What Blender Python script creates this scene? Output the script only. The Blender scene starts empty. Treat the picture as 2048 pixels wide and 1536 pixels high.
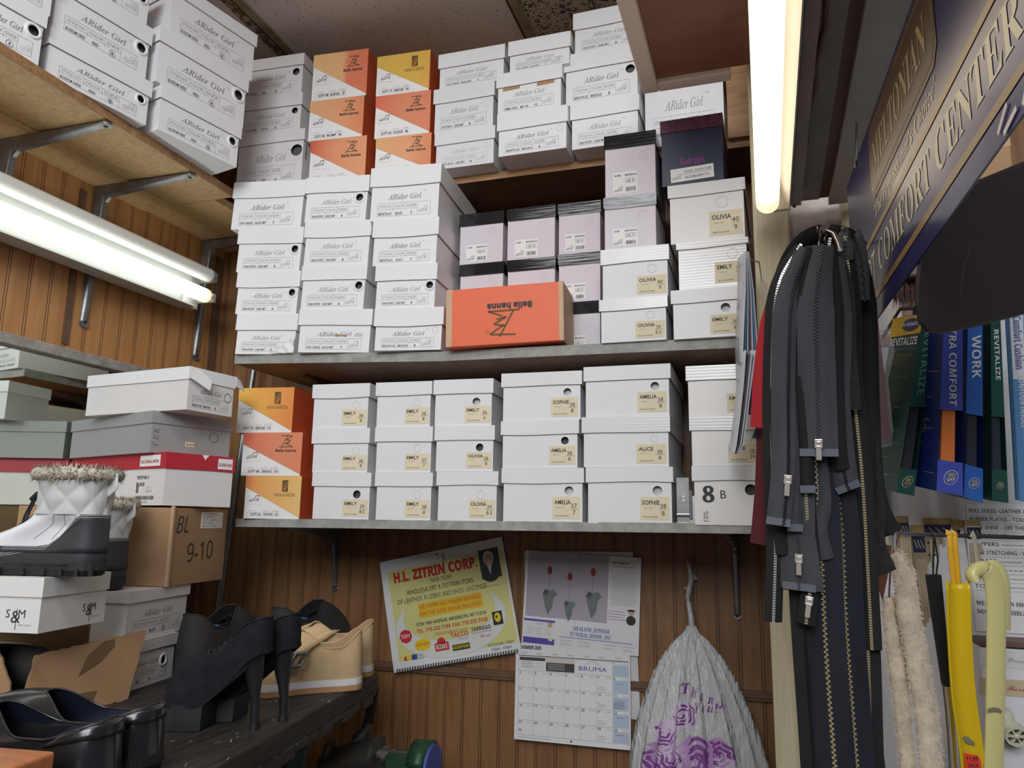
import bpy, math, random
from mathutils import Vector as V, Matrix, noise
random.seed(7)
R=math.radians
SC=bpy.context.scene
COL=SC.collection
# ---------------------------------------------------------------- camera, world, exposure
FPX=1540.0; YAW=R(18.3); TILT=R(10.3); ROLL=R(0.95)
EYE=V((0,0,1.25))
_f=V((-math.sin(YAW)*math.cos(TILT),math.cos(YAW)*math.cos(TILT),math.sin(TILT)))
_r0=V((math.cos(YAW),math.sin(YAW),0)); _u0=_r0.cross(_f)
_r=_r0*math.cos(ROLL)+_u0*math.sin(ROLL); _u=_u0*math.cos(ROLL)-_r0*math.sin(ROLL)
cd=bpy.data.cameras.new('camera'); cd.sensor_fit='HORIZONTAL'; cd.sensor_width=36.0; cd.lens=FPX*36/2048; cd.clip_start=.02
cam=bpy.data.objects.new('camera',cd); COL.objects.link(cam)
m3=Matrix((( _r.x,_u.x,-_f.x),(_r.y,_u.y,-_f.y),(_r.z,_u.z,-_f.z)))
cam.matrix_world=Matrix.Translation(EYE)@m3.to_4x4()
SC.camera=cam
vs=SC.view_settings; SC.display_settings.display_device='sRGB'
vs.view_transform='Standard'; vs.look='None'; vs.gamma=1.0; vs.use_curve_mapping=False; vs.exposure=0.0
w=bpy.data.worlds.new('world'); SC.world=w; w.use_nodes=True
w.node_tree.nodes['Background'].inputs[0].default_value=(.80,.86,1,1); w.node_tree.nodes['Background'].inputs[1].default_value=.10
def area(name,loc,tgt,sx,sy,power,col=(1,1,1)):
    l=bpy.data.lights.new(name,'AREA'); l.shape='RECTANGLE'; l.size=sx; l.size_y=sy; l.energy=power; l.color=col
    o=bpy.data.objects.new(name,l); COL.objects.link(o); o.location=loc
    o.rotation_euler=(V(tgt)-V(loc)).to_track_quat('-Z','Y').to_euler(); return o
# the shop's ceiling lights behind the photographer
area('ceiling_light_front',(-.35,.12,2.49),(-.45,.45,0),1.25,.28,11,(.95,.97,1))
area('ceiling_light_middle',(-.1,-1.1,2.45),(-.5,1.4,1.4),1.2,.5,21,(.94,.97,1))
area('ceiling_light_rear',(.4,-2.4,2.45),(-.1,1.2,1.1),1.6,.8,48,(.94,.97,1))
# ---------------------------------------------------------------- picture rays
def ray(x,y): return _f+_r*((x-1024)/FPX)-_u*((y-768)/FPX)
def onY(x,y,Y): d=ray(x,y); return EYE+d*(Y/d.y)
def onX(x,y,X): d=ray(x,y); return EYE+d*(X/d.x)
def onZ(x,y,Z): d=ray(x,y); return EYE+d*((Z-EYE.z)/d.z)
def onP(x,y,P,n): d=ray(x,y); return EYE+d*((P-EYE).dot(n)/d.dot(n))
def atD(x,y,D): return EYE+ray(x,y)*D          # D metres along the camera axis
# ---------------------------------------------------------------- materials
MATS={}
def mat(name,col,rough=.5,metal=0.,var=0.,vscale=30.,bump=0.,bscale=200.,spec=.5,col2=None,stretch=(1,1,1),coat=0.,trans=0.,emit=0.,sheen=0.):
    if name in MATS: return MATS[name]
    m=bpy.data.materials.new(name); m.use_nodes=True; nt=m.node_tree; b=nt.nodes['Principled BSDF']
    b.inputs['Base Color'].default_value=(*col,1); b.inputs['Roughness'].default_value=rough; b.inputs['Metallic'].default_value=metal
    b.inputs['Specular IOR Level'].default_value=spec
    if coat: b.inputs['Coat Weight'].default_value=coat; b.inputs['Coat Roughness'].default_value=.12
    if trans: b.inputs['Transmission Weight'].default_value=trans
    if sheen: b.inputs['Sheen Weight'].default_value=sheen; b.inputs['Sheen Roughness'].default_value=.5
    if emit: b.inputs['Emission Color'].default_value=(*col,1); b.inputs['Emission Strength'].default_value=emit
    if var or bump:
        tc=nt.nodes.new('ShaderNodeTexCoord'); mp=nt.nodes.new('ShaderNodeMapping'); mp.inputs['Scale'].default_value=stretch
        nt.links.new(tc.outputs['Object'],mp.inputs['Vector'])
        if var:
            n=nt.nodes.new('ShaderNodeTexNoise'); n.inputs['Scale'].default_value=vscale; n.inputs['Detail'].default_value=6; n.inputs['Roughness'].default_value=.65
            nt.links.new(mp.outputs[0],n.inputs['Vector'])
            cr=nt.nodes.new('ShaderNodeValToRGB'); c2=col2 or tuple(c*(1-var) for c in col)
            cr.color_ramp.elements[0].position=.32; cr.color_ramp.elements[0].color=(*c2,1)
            cr.color_ramp.elements[1].position=.62; cr.color_ramp.elements[1].color=(*col,1)
            nt.links.new(n.outputs['Fac'],cr.inputs[0]); nt.links.new(cr.outputs[0],b.inputs['Base Color'])
        if bump:
            n=nt.nodes.new('ShaderNodeTexNoise'); n.inputs['Scale'].default_value=bscale; n.inputs['Detail'].default_value=4
            nt.links.new(mp.outputs[0],n.inputs['Vector'])
            bp=nt.nodes.new('ShaderNodeBump'); bp.inputs['Strength'].default_value=bump; bp.inputs['Distance'].default_value=.002
            nt.links.new(n.outputs['Fac'],bp.inputs['Height']); nt.links.new(bp.outputs[0],b.inputs['Normal'])
    MATS[name]=m; return m
def math_node(nt,op,a,b=None,c=None):
    n=nt.nodes.new('ShaderNodeMath'); n.operation=op
    for i,v in enumerate((a,b,c)):
        if v is None: continue
        if isinstance(v,(int,float)): n.inputs[i].default_value=v
        else: nt.links.new(v,n.inputs[i])
    return n.outputs[0]
def panel_mat(name,axis,pitch,ca,cb,groove):
    """veneer panelling: pairs of vertical grooves every `pitch` along X (0) or Y (1)"""
    m=bpy.data.materials.new(name); m.use_nodes=True; nt=m.node_tree; b=nt.nodes['Principled BSDF']; b.inputs['Roughness'].default_value=.42
    g=nt.nodes.new('ShaderNodeNewGeometry'); sp=nt.nodes.new('ShaderNodeSeparateXYZ'); nt.links.new(g.outputs['Position'],sp.inputs[0])
    x=sp.outputs[axis]; t=math_node(nt,'DIVIDE',x,pitch); fr=math_node(nt,'FRACT',t); pl=math_node(nt,'FLOOR',t)
    d1=math_node(nt,'ABSOLUTE',math_node(nt,'SUBTRACT',fr,.44)); d2=math_node(nt,'ABSOLUTE',math_node(nt,'SUBTRACT',fr,.56))
    d=math_node(nt,'MINIMUM',d1,d2); gm=math_node(nt,'LESS_THAN',d,.018)
    mp=nt.nodes.new('ShaderNodeMapping'); nt.links.new(g.outputs['Position'],mp.inputs[0])
    mp.inputs['Scale'].default_value=(9,9,1.1)
    cb3=nt.nodes.new('ShaderNodeCombineXYZ'); nt.links.new(math_node(nt,'MULTIPLY',pl,3.7),cb3.inputs[2]); nt.links.new(cb3.outputs[0],mp.inputs['Location'])
    n=nt.nodes.new('ShaderNodeTexNoise'); n.inputs['Scale'].default_value=3; n.inputs['Detail'].default_value=8; n.inputs['Distortion'].default_value=1.2; nt.links.new(mp.outputs[0],n.inputs['Vector'])
    n2=nt.nodes.new('ShaderNodeTexNoise'); n2.inputs['Scale'].default_value=900; nt.links.new(mp.outputs[0],n2.inputs['Vector'])
    f=math_node(nt,'ADD',math_node(nt,'MULTIPLY',n.outputs[0],.75),math_node(nt,'MULTIPLY',n2.outputs[0],.25))
    cr=nt.nodes.new('ShaderNodeValToRGB'); cr.color_ramp.elements[0].position=.38; cr.color_ramp.elements[0].color=(*cb,1); cr.color_ramp.elements[1].position=.62; cr.color_ramp.elements[1].color=(*ca,1)
    nt.links.new(f,cr.inputs[0])
    mx=nt.nodes.new('ShaderNodeMix'); mx.data_type='RGBA'; nt.links.new(gm,mx.inputs['Factor']); nt.links.new(cr.outputs[0],mx.inputs[6]); mx.inputs[7].default_value=(*groove,1)
    nt.links.new(mx.outputs[2],b.inputs['Base Color'])
    bp=nt.nodes.new('ShaderNodeBump'); bp.inputs['Distance'].default_value=.003; bp.inputs['Strength'].default_value=.6; bp.invert=True
    nt.links.new(gm,bp.inputs['Height']); nt.links.new(bp.outputs[0],b.inputs['Normal'])
    MATS[name]=m; return m
def wood_mat(name,ca,cb,scale=(1,14,14),rough=.5,ns=3.):
    m=bpy.data.materials.new(name); m.use_nodes=True; nt=m.node_tree; b=nt.nodes['Principled BSDF']; b.inputs['Roughness'].default_value=rough
    tc=nt.nodes.new('ShaderNodeTexCoord'); mp=nt.nodes.new('ShaderNodeMapping'); mp.inputs['Scale'].default_value=scale; nt.links.new(tc.outputs['Object'],mp.inputs[0])
    n=nt.nodes.new('ShaderNodeTexNoise'); n.inputs['Scale'].default_value=ns; n.inputs['Detail'].default_value=9; n.inputs['Roughness'].default_value=.7; n.inputs['Distortion'].default_value=.8; nt.links.new(mp.outputs[0],n.inputs[0])
    cr=nt.nodes.new('ShaderNodeValToRGB'); cr.color_ramp.elements[0].position=.36; cr.color_ramp.elements[0].color=(*cb,1); cr.color_ramp.elements[1].position=.64; cr.color_ramp.elements[1].color=(*ca,1)
    nt.links.new(n.outputs[0],cr.inputs[0]); nt.links.new(cr.outputs[0],b.inputs['Base Color'])
    bp=nt.nodes.new('ShaderNodeBump'); bp.inputs['Strength'].default_value=.25; bp.inputs['Distance'].default_value=.002; nt.links.new(n.outputs[0],bp.inputs['Height']); nt.links.new(bp.outputs[0],b.inputs['Normal'])
    MATS[name]=m; return m
def grad_mat(name,stops,axis=0,lo=0,hi=1,rough=.5):
    """printed colour blend along an object axis"""
    m=bpy.data.materials.new(name); m.use_nodes=True; nt=m.node_tree; b=nt.nodes['Principled BSDF']; b.inputs['Roughness'].default_value=rough
    tc=nt.nodes.new('ShaderNodeTexCoord'); sp=nt.nodes.new('ShaderNodeSeparateXYZ'); nt.links.new(tc.outputs['Object'],sp.inputs[0])
    mr=nt.nodes.new('ShaderNodeMapRange'); nt.links.new(sp.outputs[axis],mr.inputs[0]); mr.inputs[1].default_value=lo; mr.inputs[2].default_value=hi
    cr=nt.nodes.new('ShaderNodeValToRGB'); e=cr.color_ramp.elements
    e[0].position=stops[0][0]; e[0].color=(*stops[0][1],1); e[1].position=stops[-1][0]; e[1].color=(*stops[-1][1],1)
    for p,c in stops[1:-1]: q=e.new(p); q.color=(*c,1)
    n=nt.nodes.new('ShaderNodeTexNoise'); n.inputs['Scale'].default_value=14; nt.links.new(tc.outputs['Object'],n.inputs[0])
    nt.links.new(math_node(nt,'ADD',mr.outputs[0],math_node(nt,'MULTIPLY',math_node(nt,'SUBTRACT',n.outputs[0],.5),.25)),cr.inputs[0])
    nt.links.new(cr.outputs[0],b.inputs['Base Color']); MATS[name]=m; return m
# ---------------------------------------------------------------- text
_TX={}
def _sty(s,style):
    bases={'serif':None,'serifb':(0x1D400,0x1D41A,0x1D7CE),'ital':(0x1D434,0x1D44E,None),'italb':(0x1D468,0x1D482,0x1D7CE),'script':(0x1D4D0,0x1D4EA,None),
           'sansb':(0x1D5D4,0x1D5EE,0x1D7EC),'sansib':(0x1D63C,0x1D656,0x1D7EC),'sansi':(0x1D608,0x1D622,0x1D7E2),'mono':(0x1D670,0x1D68A,0x1D7F6),'sans':(0x1D5A0,0x1D5BA,0x1D7E2)}
    b=bases.get(style)
    if not b: return s
    o=''
    for c in s:
        if 'A'<=c<='Z': o+=chr(b[0]+ord(c)-65)
        elif 'a'<=c<='z': o+='\u210E' if (style=='ital' and c=='h') else chr(b[1]+ord(c)-97)
        elif c.isdigit() and b[2]: o+=chr(b[2]+ord(c)-48)
        else: o+=c
    return o
def textgeo(s,style='',off=0.,sp=1.):
    k=(s,style,off,sp)
    if k in _TX: return _TX[k]
    c=bpy.data.curves.new('t','FONT'); c.body=_sty(s,style); c.resolution_u=2; c.offset=off; c.space_character=sp
    o=bpy.data.objects.new('t',c); m=o.to_mesh()
    vs_=[(v.co.x,v.co.y) for v in m.vertices]; fs=[tuple(p.vertices) for p in m.polygons]
    o.to_mesh_clear(); bpy.data.objects.remove(o); bpy.data.curves.remove(c)
    x0=min((a for a,_ in vs_),default=0); x1=max((a for a,_ in vs_),default=1)
    _TX[k]=([(a-x0,b) for a,b in vs_],fs,x1-x0); return _TX[k]
# ---------------------------------------------------------------- mesh builder
class MB:
    def __init__(s): s.v=[]; s.f=[]; s.m=[]; s.names=[]; s.sm=[]
    def mi(s,name):
        if name not in s.names: s.names.append(name)
        return s.names.index(name)
    def add(s,vs_,fs,m,smooth=False,M=None):
        o=len(s.v); i=s.mi(m)
        s.v+= [tuple(M@V(p)) for p in vs_] if M else [tuple(p) for p in vs_]
        s.f+=[tuple(a+o for a in f) for f in fs]; s.m+=[i]*len(fs); s.sm+=[smooth]*len(fs)
    def box(s,lo,hi,m,M=None):
        x0,y0,z0=lo; x1,y1,z1=hi
        s.add([(x0,y0,z0),(x1,y0,z0),(x1,y1,z0),(x0,y1,z0),(x0,y0,z1),(x1,y0,z1),(x1,y1,z1),(x0,y1,z1)],
              [(3,2,1,0),(4,5,6,7),(0,1,5,4),(1,2,6,5),(2,3,7,6),(3,0,4,7)],m,M=M)
    def quad(s,a,b,c,d,m): s.add([a,b,c,d],[(0,1,2,3)],m)
    def poly(s,pts,m): s.add(pts,[tuple(range(len(pts)))],m)
    def prism(s,pts,ext,m):
        """polygon pts (list of Vector) pushed along ext"""
        n=len(pts); e=V(ext); a=[V(p) for p in pts]; s.add(a+[p+e for p in a],[tuple(range(n))[::-1],tuple(range(n,2*n))]+[(i,(i+1)%n,n+(i+1)%n,n+i) for i in range(n)],m)
    def tube(s,pts,r,m,seg=8,cap=True,smooth=True,up=None):
        pts=[V(p) for p in pts]; n=len(pts); rr=r if isinstance(r,(list,tuple)) else [r]*n
        vs_=[];fs=[]; pn=None
        for i,p in enumerate(pts):
            t=(pts[min(i+1,n-1)]-pts[max(i-1,0)]).normalized()
            if pn is None:
                a=V((0,0,1)) if abs(t.z)<.9 else V((1,0,0)); pn=t.cross(a).normalized()
            else: pn=(pn-t*pn.dot(t)).normalized()
            b=t.cross(pn)
            q=rr[i]; qa,qb=(q if isinstance(q,(list,tuple)) else (q,q))
            for k in range(seg):
                an=2*math.pi*k/seg; vs_.append(p+pn*math.cos(an)*qa+b*math.sin(an)*qb)
        for i in range(n-1):
            for k in range(seg):
                a=i*seg+k; b_=i*seg+(k+1)%seg; fs.append((a,b_,b_+seg,a+seg))
        s.add(vs_,fs,m,smooth)
        if cap: s.add(vs_[:seg],[tuple(range(seg))[::-1]],m); s.add(vs_[-seg:],[tuple(range(seg))],m)
    def lathe(s,prof,m,seg=24,M=None,smooth=True):
        """prof: (radius,height) pairs about Z"""
        vs_=[];fs=[]
        for r,h in prof:
            for k in range(seg): a=2*math.pi*k/seg; vs_.append((r*math.cos(a),r*math.sin(a),h))
        for i in range(len(prof)-1):
            for k in range(seg): a=i*seg+k; b=i*seg+(k+1)%seg; fs.append((a,b,b+seg,a+seg))
        s.add(vs_,fs,m,smooth,M)
    def loft(s,rings,m,smooth=True,close=True,cap=False):
        n=len(rings[0]); vs_=[V(p) for r in rings for p in r]; fs=[]
        for i in range(len(rings)-1):
            for k in range(n if close else n-1):
                a=i*n+k; b=i*n+(k+1)%n; fs.append((a,b,b+n,a+n))
        if cap: fs+= [tuple(range(n))[::-1], tuple(range((len(rings)-1)*n,len(rings)*n))]
        s.add(vs_,fs,m,smooth)
    def text(s,body,o,ex,ey,size,m,style='',align='L',fit=None,off=0.,lift=.0004,sp=1.):
        g,fs,wd=textgeo(body,style,off,sp); ex=V(ex).normalized(); ey=V(ey).normalized(); nn=ex.cross(ey)
        k=size; kx=size
        if fit: kx=fit/wd if wd else size
        sh={'L':0,'C':-wd*kx/2,'R':-wd*kx}[align]; o=V(o)+nn*lift
        s.add([o+ex*(a*kx+sh)+ey*(b*k) for a,b in g],fs,m)
    def disc(s,c,ex,ey,r,m,seg=20,ri=0.,ry=None):
        c=V(c); ex=V(ex).normalized(); ey=V(ey).normalized(); ry=ry or r
        p=[c+ex*math.cos(2*math.pi*k/seg)*r+ey*math.sin(2*math.pi*k/seg)*ry for k in range(seg)]
        if ri:
            q=[c+ex*math.cos(2*math.pi*k/seg)*ri+ey*math.sin(2*math.pi*k/seg)*ri*ry/r for k in range(seg)]
            s.add(p+q,[(k,(k+1)%seg,seg+(k+1)%seg,seg+k) for k in range(seg)],m)
        else: s.poly(p,m)
    def line(s,a,b,wd,m,nn):
        a=V(a);b=V(b);t=(b-a).normalized();q=V(nn).cross(t)*wd/2; s.quad(a-q,b-q,b+q,a+q,m)
    def build(s,name,parent=None,bevel=0,sub=0,solid=0):
        me=bpy.data.meshes.new(name); me.from_pydata(s.v,[],s.f)
        for n in s.names: me.materials.append(MATS[n])
        me.polygons.foreach_set('material_index',s.m); me.polygons.foreach_set('use_smooth',s.sm); me.update()
        o=bpy.data.objects.new(name,me); COL.objects.link(o)
        if parent: o.parent=parent
        if solid: q=o.modifiers.new('s','SOLIDIFY'); q.thickness=solid; q.offset=0
        if bevel: q=o.modifiers.new('b','BEVEL'); q.width=bevel; q.segments=2; q.limit_method='ANGLE'; q.angle_limit=R(50)
        if sub: q=o.modifiers.new('u','SUBSURF'); q.levels=sub; q.render_levels=sub
        return o
def tag(o,label,cat,group=None,kind=None):
    o['label']=label; o['category']=cat
    if group: o['group']=group
    if kind: o['kind']=kind
    return o
def empty(name,loc,label,cat,group=None,rz=0.,ry=0.):
    o=bpy.data.objects.new(name,None); COL.objects.link(o); o.empty_display_size=.05
    o.rotation_mode='XYZ'; o.matrix_world=Matrix.Translation(V(loc))@Matrix.Rotation(rz,4,'Z')@Matrix.Rotation(ry,4,'Y')
    return tag(o,label,cat,group)
def struct(mb,name,**k):
    o=mb.build(name,**k); o['kind']='structure'; return o
X=V((1,0,0)); Y=V((0,1,0)); Z=V((0,0,1))
# ---------------------------------------------------------------- palette
panel_mat('panel_back',0,.0455,(.27,.135,.055),(.195,.093,.038),(.055,.022,.010))
panel_mat('panel_left',1,.0505,(.54,.265,.098),(.42,.195,.068),(.09,.036,.016))
mat('batten',(.16,.085,.05),.5,var=.3,vscale=20)
mat('shelf_grey',(.36,.36,.33),.6,var=.35,vscale=35,bump=.15)
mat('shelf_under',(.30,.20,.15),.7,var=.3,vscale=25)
wood_mat('particle',(.60,.40,.19),(.44,.27,.12),(6,6,6),.6,14)
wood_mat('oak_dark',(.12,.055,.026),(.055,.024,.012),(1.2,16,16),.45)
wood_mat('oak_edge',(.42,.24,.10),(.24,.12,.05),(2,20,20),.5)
mat('ceil_fine',(.60,.56,.54),.9,var=.0)
mat('tbar',(.36,.31,.20),.45,.2,var=.4,vscale=18)
mat('dark_gap',(.02,.017,.015),.8)
mat('steel',(.50,.50,.50),.34,.9,var=.25,vscale=40)
mat('steel_dark',(.30,.30,.30),.42,.75,var=.4,vscale=30)
mat('chrome',(.8,.8,.8),.15,1.)
mat('fix_white',(.47,.47,.44),.35,var=.08,vscale=6)
mat('tube_on',(.93,1.0,.97),.3,emit=4.2)
mat('tube_on_warm',(1.0,.84,.62),.3,emit=2.6)
mat('tube_end_cream',(1.0,.80,.52),.35,emit=1.1)
mat('tube_off',(.80,.79,.72),.25)
mat('card_a',(.80,.80,.81),.42,var=.035,vscale=9,bump=.06,bscale=60,spec=.45)
mat('card_b',(.76,.765,.78),.45,var=.04,vscale=8,bump=.06,bscale=60)
mat('card_c',(.80,.79,.77),.4,var=.05,vscale=7,bump=.1,bscale=45,spec=.5)
def rib_mat(name,col,axis,freq):
    m=mat(name,col,.22,spec=.55); nt=m.node_tree; b=nt.nodes['Principled BSDF']; tc=nt.nodes.new('ShaderNodeTexCoord'); sp=nt.nodes.new('ShaderNodeSeparateXYZ'); nt.links.new(tc.outputs['Object'],sp.inputs[0])
    n=nt.nodes.new('ShaderNodeTexNoise'); n.inputs['Scale'].default_value=22; nt.links.new(tc.outputs['Object'],n.inputs[0])
    h=math_node(nt,'ADD',math_node(nt,'SINE',math_node(nt,'MULTIPLY',sp.outputs[axis],freq)),math_node(nt,'MULTIPLY',n.outputs[0],1.6))
    bp=nt.nodes.new('ShaderNodeBump'); bp.inputs['Strength'].default_value=.10; bp.inputs['Distance'].default_value=.0004; nt.links.new(h,bp.inputs['Height']); nt.links.new(bp.outputs[0],b.inputs['Normal'])
mat('card_d',(.73,.70,.69),.5,var=.06,vscale=8)
mat('card_lilac',(.70,.65,.70),.45,var=.03,vscale=8)
mat('card_edge',(.58,.54,.50),.7)
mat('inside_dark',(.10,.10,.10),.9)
mat('black_gloss',(.013,.013,.015),.10,bump=.16,bscale=26,stretch=(.22,1,7),spec=.6)
mat('navy_card',(.018,.026,.06),.4,var=.2,vscale=30)
mat('plum_card',(.075,.012,.042),.33,var=.5,vscale=90,col2=(.16,.05,.10))
mat('label_cream',(.74,.66,.46),.6,var=.05,vscale=30)
mat('label_white',(.84,.83,.81),.5)
mat('ink',(.03,.03,.035),.6); mat('ink_grey',(.30,.29,.30),.6); mat('ink_faint',(.52,.51,.51),.6); mat('ink_purple',(.30,.03,.30),.5)
mat('ink_olive',(.12,.075,.015),.6); mat('ink_red',(.42,.02,.03),.6)
mat('orange_side',(.66,.11,.035),.5,var=.16,vscale=10)
mat('orange_big',(.80,.145,.05),.5,var=.06,vscale=8); mat('tan_edge',(.62,.42,.26),.6,var=.2,vscale=14)
mat('red_lid',(.47,.018,.035),.42,var=.08,vscale=10)
mat('grey_card',(.33,.33,.325),.55,var=.06,vscale=9)
mat('kraft',(.40,.24,.125),.75,var=.10,vscale=14); mat('kraft_torn',(.55,.37,.21),.85,var=.2,vscale=60); mat('kraft_tape',(.17,.095,.045),.5)
rib_mat('card_rib_v',(.76,.765,.77),0,1500); rib_mat('card_rib_h',(.78,.775,.77),2,1100)
# ---------------------------------------------------------------- room shell
XL=-1.49; YW=1.80; ZC=2.515
def ceil_mat(name,base,dark,scale,thr,worm):
    m=bpy.data.materials.new(name); m.use_nodes=True; nt=m.node_tree; b=nt.nodes['Principled BSDF']; b.inputs['Roughness'].default_value=.9
    g=nt.nodes.new('ShaderNodeNewGeometry'); n=nt.nodes.new('ShaderNodeTexNoise'); n.inputs['Scale'].default_value=scale; n.inputs['Detail'].default_value=3; n.inputs['Distortion'].default_value=worm
    nt.links.new(g.outputs['Position'],n.inputs[0])
    cr=nt.nodes.new('ShaderNodeValToRGB'); cr.color_ramp.interpolation='LINEAR'; e=cr.color_ramp.elements
    e[0].position=thr; e[0].color=(*dark,1); e[1].position=thr+.035; e[1].color=(*base,1); nt.links.new(n.outputs[0],cr.inputs[0])
    nt.links.new(cr.outputs[0],b.inputs['Base Color']); MATS[name]=m
ceil_mat('tile_fine',(.74,.66,.63),(.34,.29,.27),170,.335,.3)
ceil_mat('tile_worm',(.52,.45,.36),(.07,.055,.04),52,.42,2.2)
ceil_mat('tile_stain',(.42,.36,.27),(.16,.11,.06),60,.5,1.)
q=MB(); q.box((XL-.05,-1.2,0),(XL,YW+.05,ZC),'panel_left'); struct(q,'wall_left')
q=MB(); q.box((XL,YW,0),(1.7,YW+.05,ZC),'panel_back'); struct(q,'wall_back')
mat('floor_vinyl',(.20,.17,.14),.5,var=.3,vscale=8)
q=MB(); q.box((XL-.05,-1.2,-.05),(1.7,YW+.05,0),'floor_vinyl'); struct(q,'floor')
b1=onZ(590,112,ZC).x; b2=onZ(1060,70,ZC).x
q=MB()
q.box((XL,-.3,ZC),(b1-.045,YW,ZC+.03),'tile_fine'); q.box((b1-.045,-.3,ZC),(b1,YW,ZC+.03),'tile_stain')
q.box((b1,-.3,ZC),(b2,YW,ZC+.03),'tile_fine'); q.box((b2,-.3,ZC),(1.7,YW,ZC+.03),'tile_worm'); struct(q,'ceiling')
for i,bx in enumerate((b1,b2)):
    q=MB(); q.box((bx-.011,-.3,ZC-.006),(bx+.013,YW,ZC),'tbar'); q.box((bx-.017,-.3,ZC-.003),(bx-.011,YW,ZC),'dark_gap'); struct(q,'trim_%d'%(i+1))
# vertical batten seams on the left wall, corner strip, chair rail on the back wall
s=onX(150,510,XL); s2=onX(443,600,XL)
for i,(yy,wd) in enumerate(((s.y,.017),(1.768,.03),(s.y-.62,.017))):
    q=MB(); q.box((XL,yy-wd/2,1.632 if i!=1 else .9),(XL+.004,yy+wd/2,2.0),'batten'); struct(q,'trim_%d'%(i+3))
mz=onY(1100,1357,YW).z
q=MB(); q.box((XL,YW-.009,mz-.010),(.45,YW,mz+.010),'batten'); q.box((XL,YW-.013,mz-.003),(.45,YW-.009,mz+.003),'batten'); struct(q,'trim_6')
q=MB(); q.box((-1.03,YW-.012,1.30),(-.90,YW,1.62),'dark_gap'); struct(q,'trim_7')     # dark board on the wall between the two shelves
# ---------------------------------------------------------------- shelves
SY=1.46
def shelf(pts,th,y0,y1,m,mu,name,label,cat='shelf'):
    """pts: (x, z of the top) along the front"""
    q=MB()
    for (xa,za),(xb,zb) in zip(pts,pts[1:]):
        q.add([(xa,y0,za-th),(xb,y0,zb-th),(xb,y1,zb-th),(xa,y1,za-th),(xa,y0,za),(xb,y0,zb),(xb,y1,zb),(xa,y1,za)],[(4,5,6,7),(0,1,5,4),(1,2,6,5),(3,0,4,7),(2,3,7,6)],m)
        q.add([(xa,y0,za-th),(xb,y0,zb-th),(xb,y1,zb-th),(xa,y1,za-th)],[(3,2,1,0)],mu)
    o=q.build(name); return tag(o,label,cat)
MA=onY(470,710,SY); MB_=onY(880,703,SY); MC=onY(1480,675,SY)
MIDP=[(MA.x,MA.z),(MB_.x,MB_.z),(.06,MC.z+.001)]
midz=lambda x: (MA.z+(x-MA.x)*(MB_.z-MA.z)/(MB_.x-MA.x)) if x<MB_.x else MB_.z+(x-MB_.x)*(MC.z-MB_.z)/(MC.x-MB_.x)
LOWZ=1.252
wall_y=YW-.001
shelf(MIDP,.021,SY,wall_y,'shelf_grey','shelf_under','wall_shelf','grey painted wall shelf holding the middle tier of white shoe boxes')
shelf([(onY(472,1040,SY).x,LOWZ),(.06,LOWZ+.006)],.018,SY,wall_y,'shelf_grey','shelf_under','wall_shelf','grey painted wall shelf holding the lowest tier of shoe boxes above the calendars')
TY=1.615; TOPZ=onY(1050,337,TY).z
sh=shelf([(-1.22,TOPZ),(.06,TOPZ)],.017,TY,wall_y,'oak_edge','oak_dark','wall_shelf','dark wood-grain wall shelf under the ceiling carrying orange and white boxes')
LZ=2.045; LTH=.018
q=MB(); fx=onZ(230,117+.575*230,LZ-LTH).x
q.box((XL,-.2,LZ-LTH),(fx,1.47,LZ),'particle'); q.box((fx,-.2,LZ-LTH),(fx+.004,1.47,LZ),'oak_edge'); q.box((XL,-.2,LZ-LTH-.004),(XL+.10,1.47,LZ-LTH),'particle'); q.box((XL,1.472,LZ-LTH),(XL+.22,YW-.001,LZ),'particle')
tag(q.build('wall_shelf'),'raw particle-board shelf along the side wall above the fluorescent light','shelf')
def bracket(root_name,P,out,arm,leg,m,label,wd=.030,hd=.028):
    """pressed-steel shelf bracket: P = top corner at the wall, out = direction of the arm"""
    e=empty(root_name,P,label,'shelf bracket','steel shelf brackets')
    o=V(out); sd=V((0,0,1)).cross(o)*wd/2
    def bar(a,b,ha,hb,n,nm):
        q=MB(); a=V(a);b=V(b);n=V(n)
        q.add([a-sd,a+sd,b+sd*.7,b-sd*.7,a-sd*.5+n*ha,a+sd*.5+n*ha,b+sd*.4+n*hb,b-sd*.4+n*hb],[(0,1,2,3),(7,6,5,4),(0,4,5,1),(1,5,6,2),(2,6,7,3),(3,7,4,0)],m)
        ax=(b-a).normalized(); 
        q.add([b+ax*.004*0+ (sd*.7)*math.cos(t)+ax*abs(sd.length*.7)*math.sin(t)+n*zz for zz in (0,hb) for t in [math.pi*k/8 for k in range(9)]],[tuple(range(9)),tuple(range(9,18))[::-1]]+[(k,k+1,k+10,k+9) for k in range(8)],m)
        q.disc(b+n*(hb+.0006),sd,ax,.0042,'dark_gap',10)
        w=q.build(nm,e,bevel=.002); w.matrix_parent_inverse=Matrix(); return w
    bar(o*.002,o*arm,hd,.006,(0,0,-1),'arm'); bar(V((0,0,-.001)),V((0,0,-leg)),hd,.006,o,'leg')
    q=MB(); c=V((0,0,0)); r=.05   # gusset
    q.prism([o*.0+sd*.3,o*r+sd*.3,o*r*.75+V((0,0,-hd*1.0))+sd*.3,o*hd+V((0,0,-r*.75))+sd*.3,V((0,0,-r))+sd*.3],-sd*.6,m); g=q.build('gusset',e)
    return e
bz=LZ-LTH-.004
for (px,py,nm) in ((195,400,'steel bracket under the particle-board shelf, its long leg below the light fixture'),(400,600,'steel bracket under the particle-board shelf next to the room corner')):
    p=onX(px,py,XL); bracket('shelf_bracket',(XL+.001,p.y,bz),(1,0,0),.265,.33,'steel_dark',nm)
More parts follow.
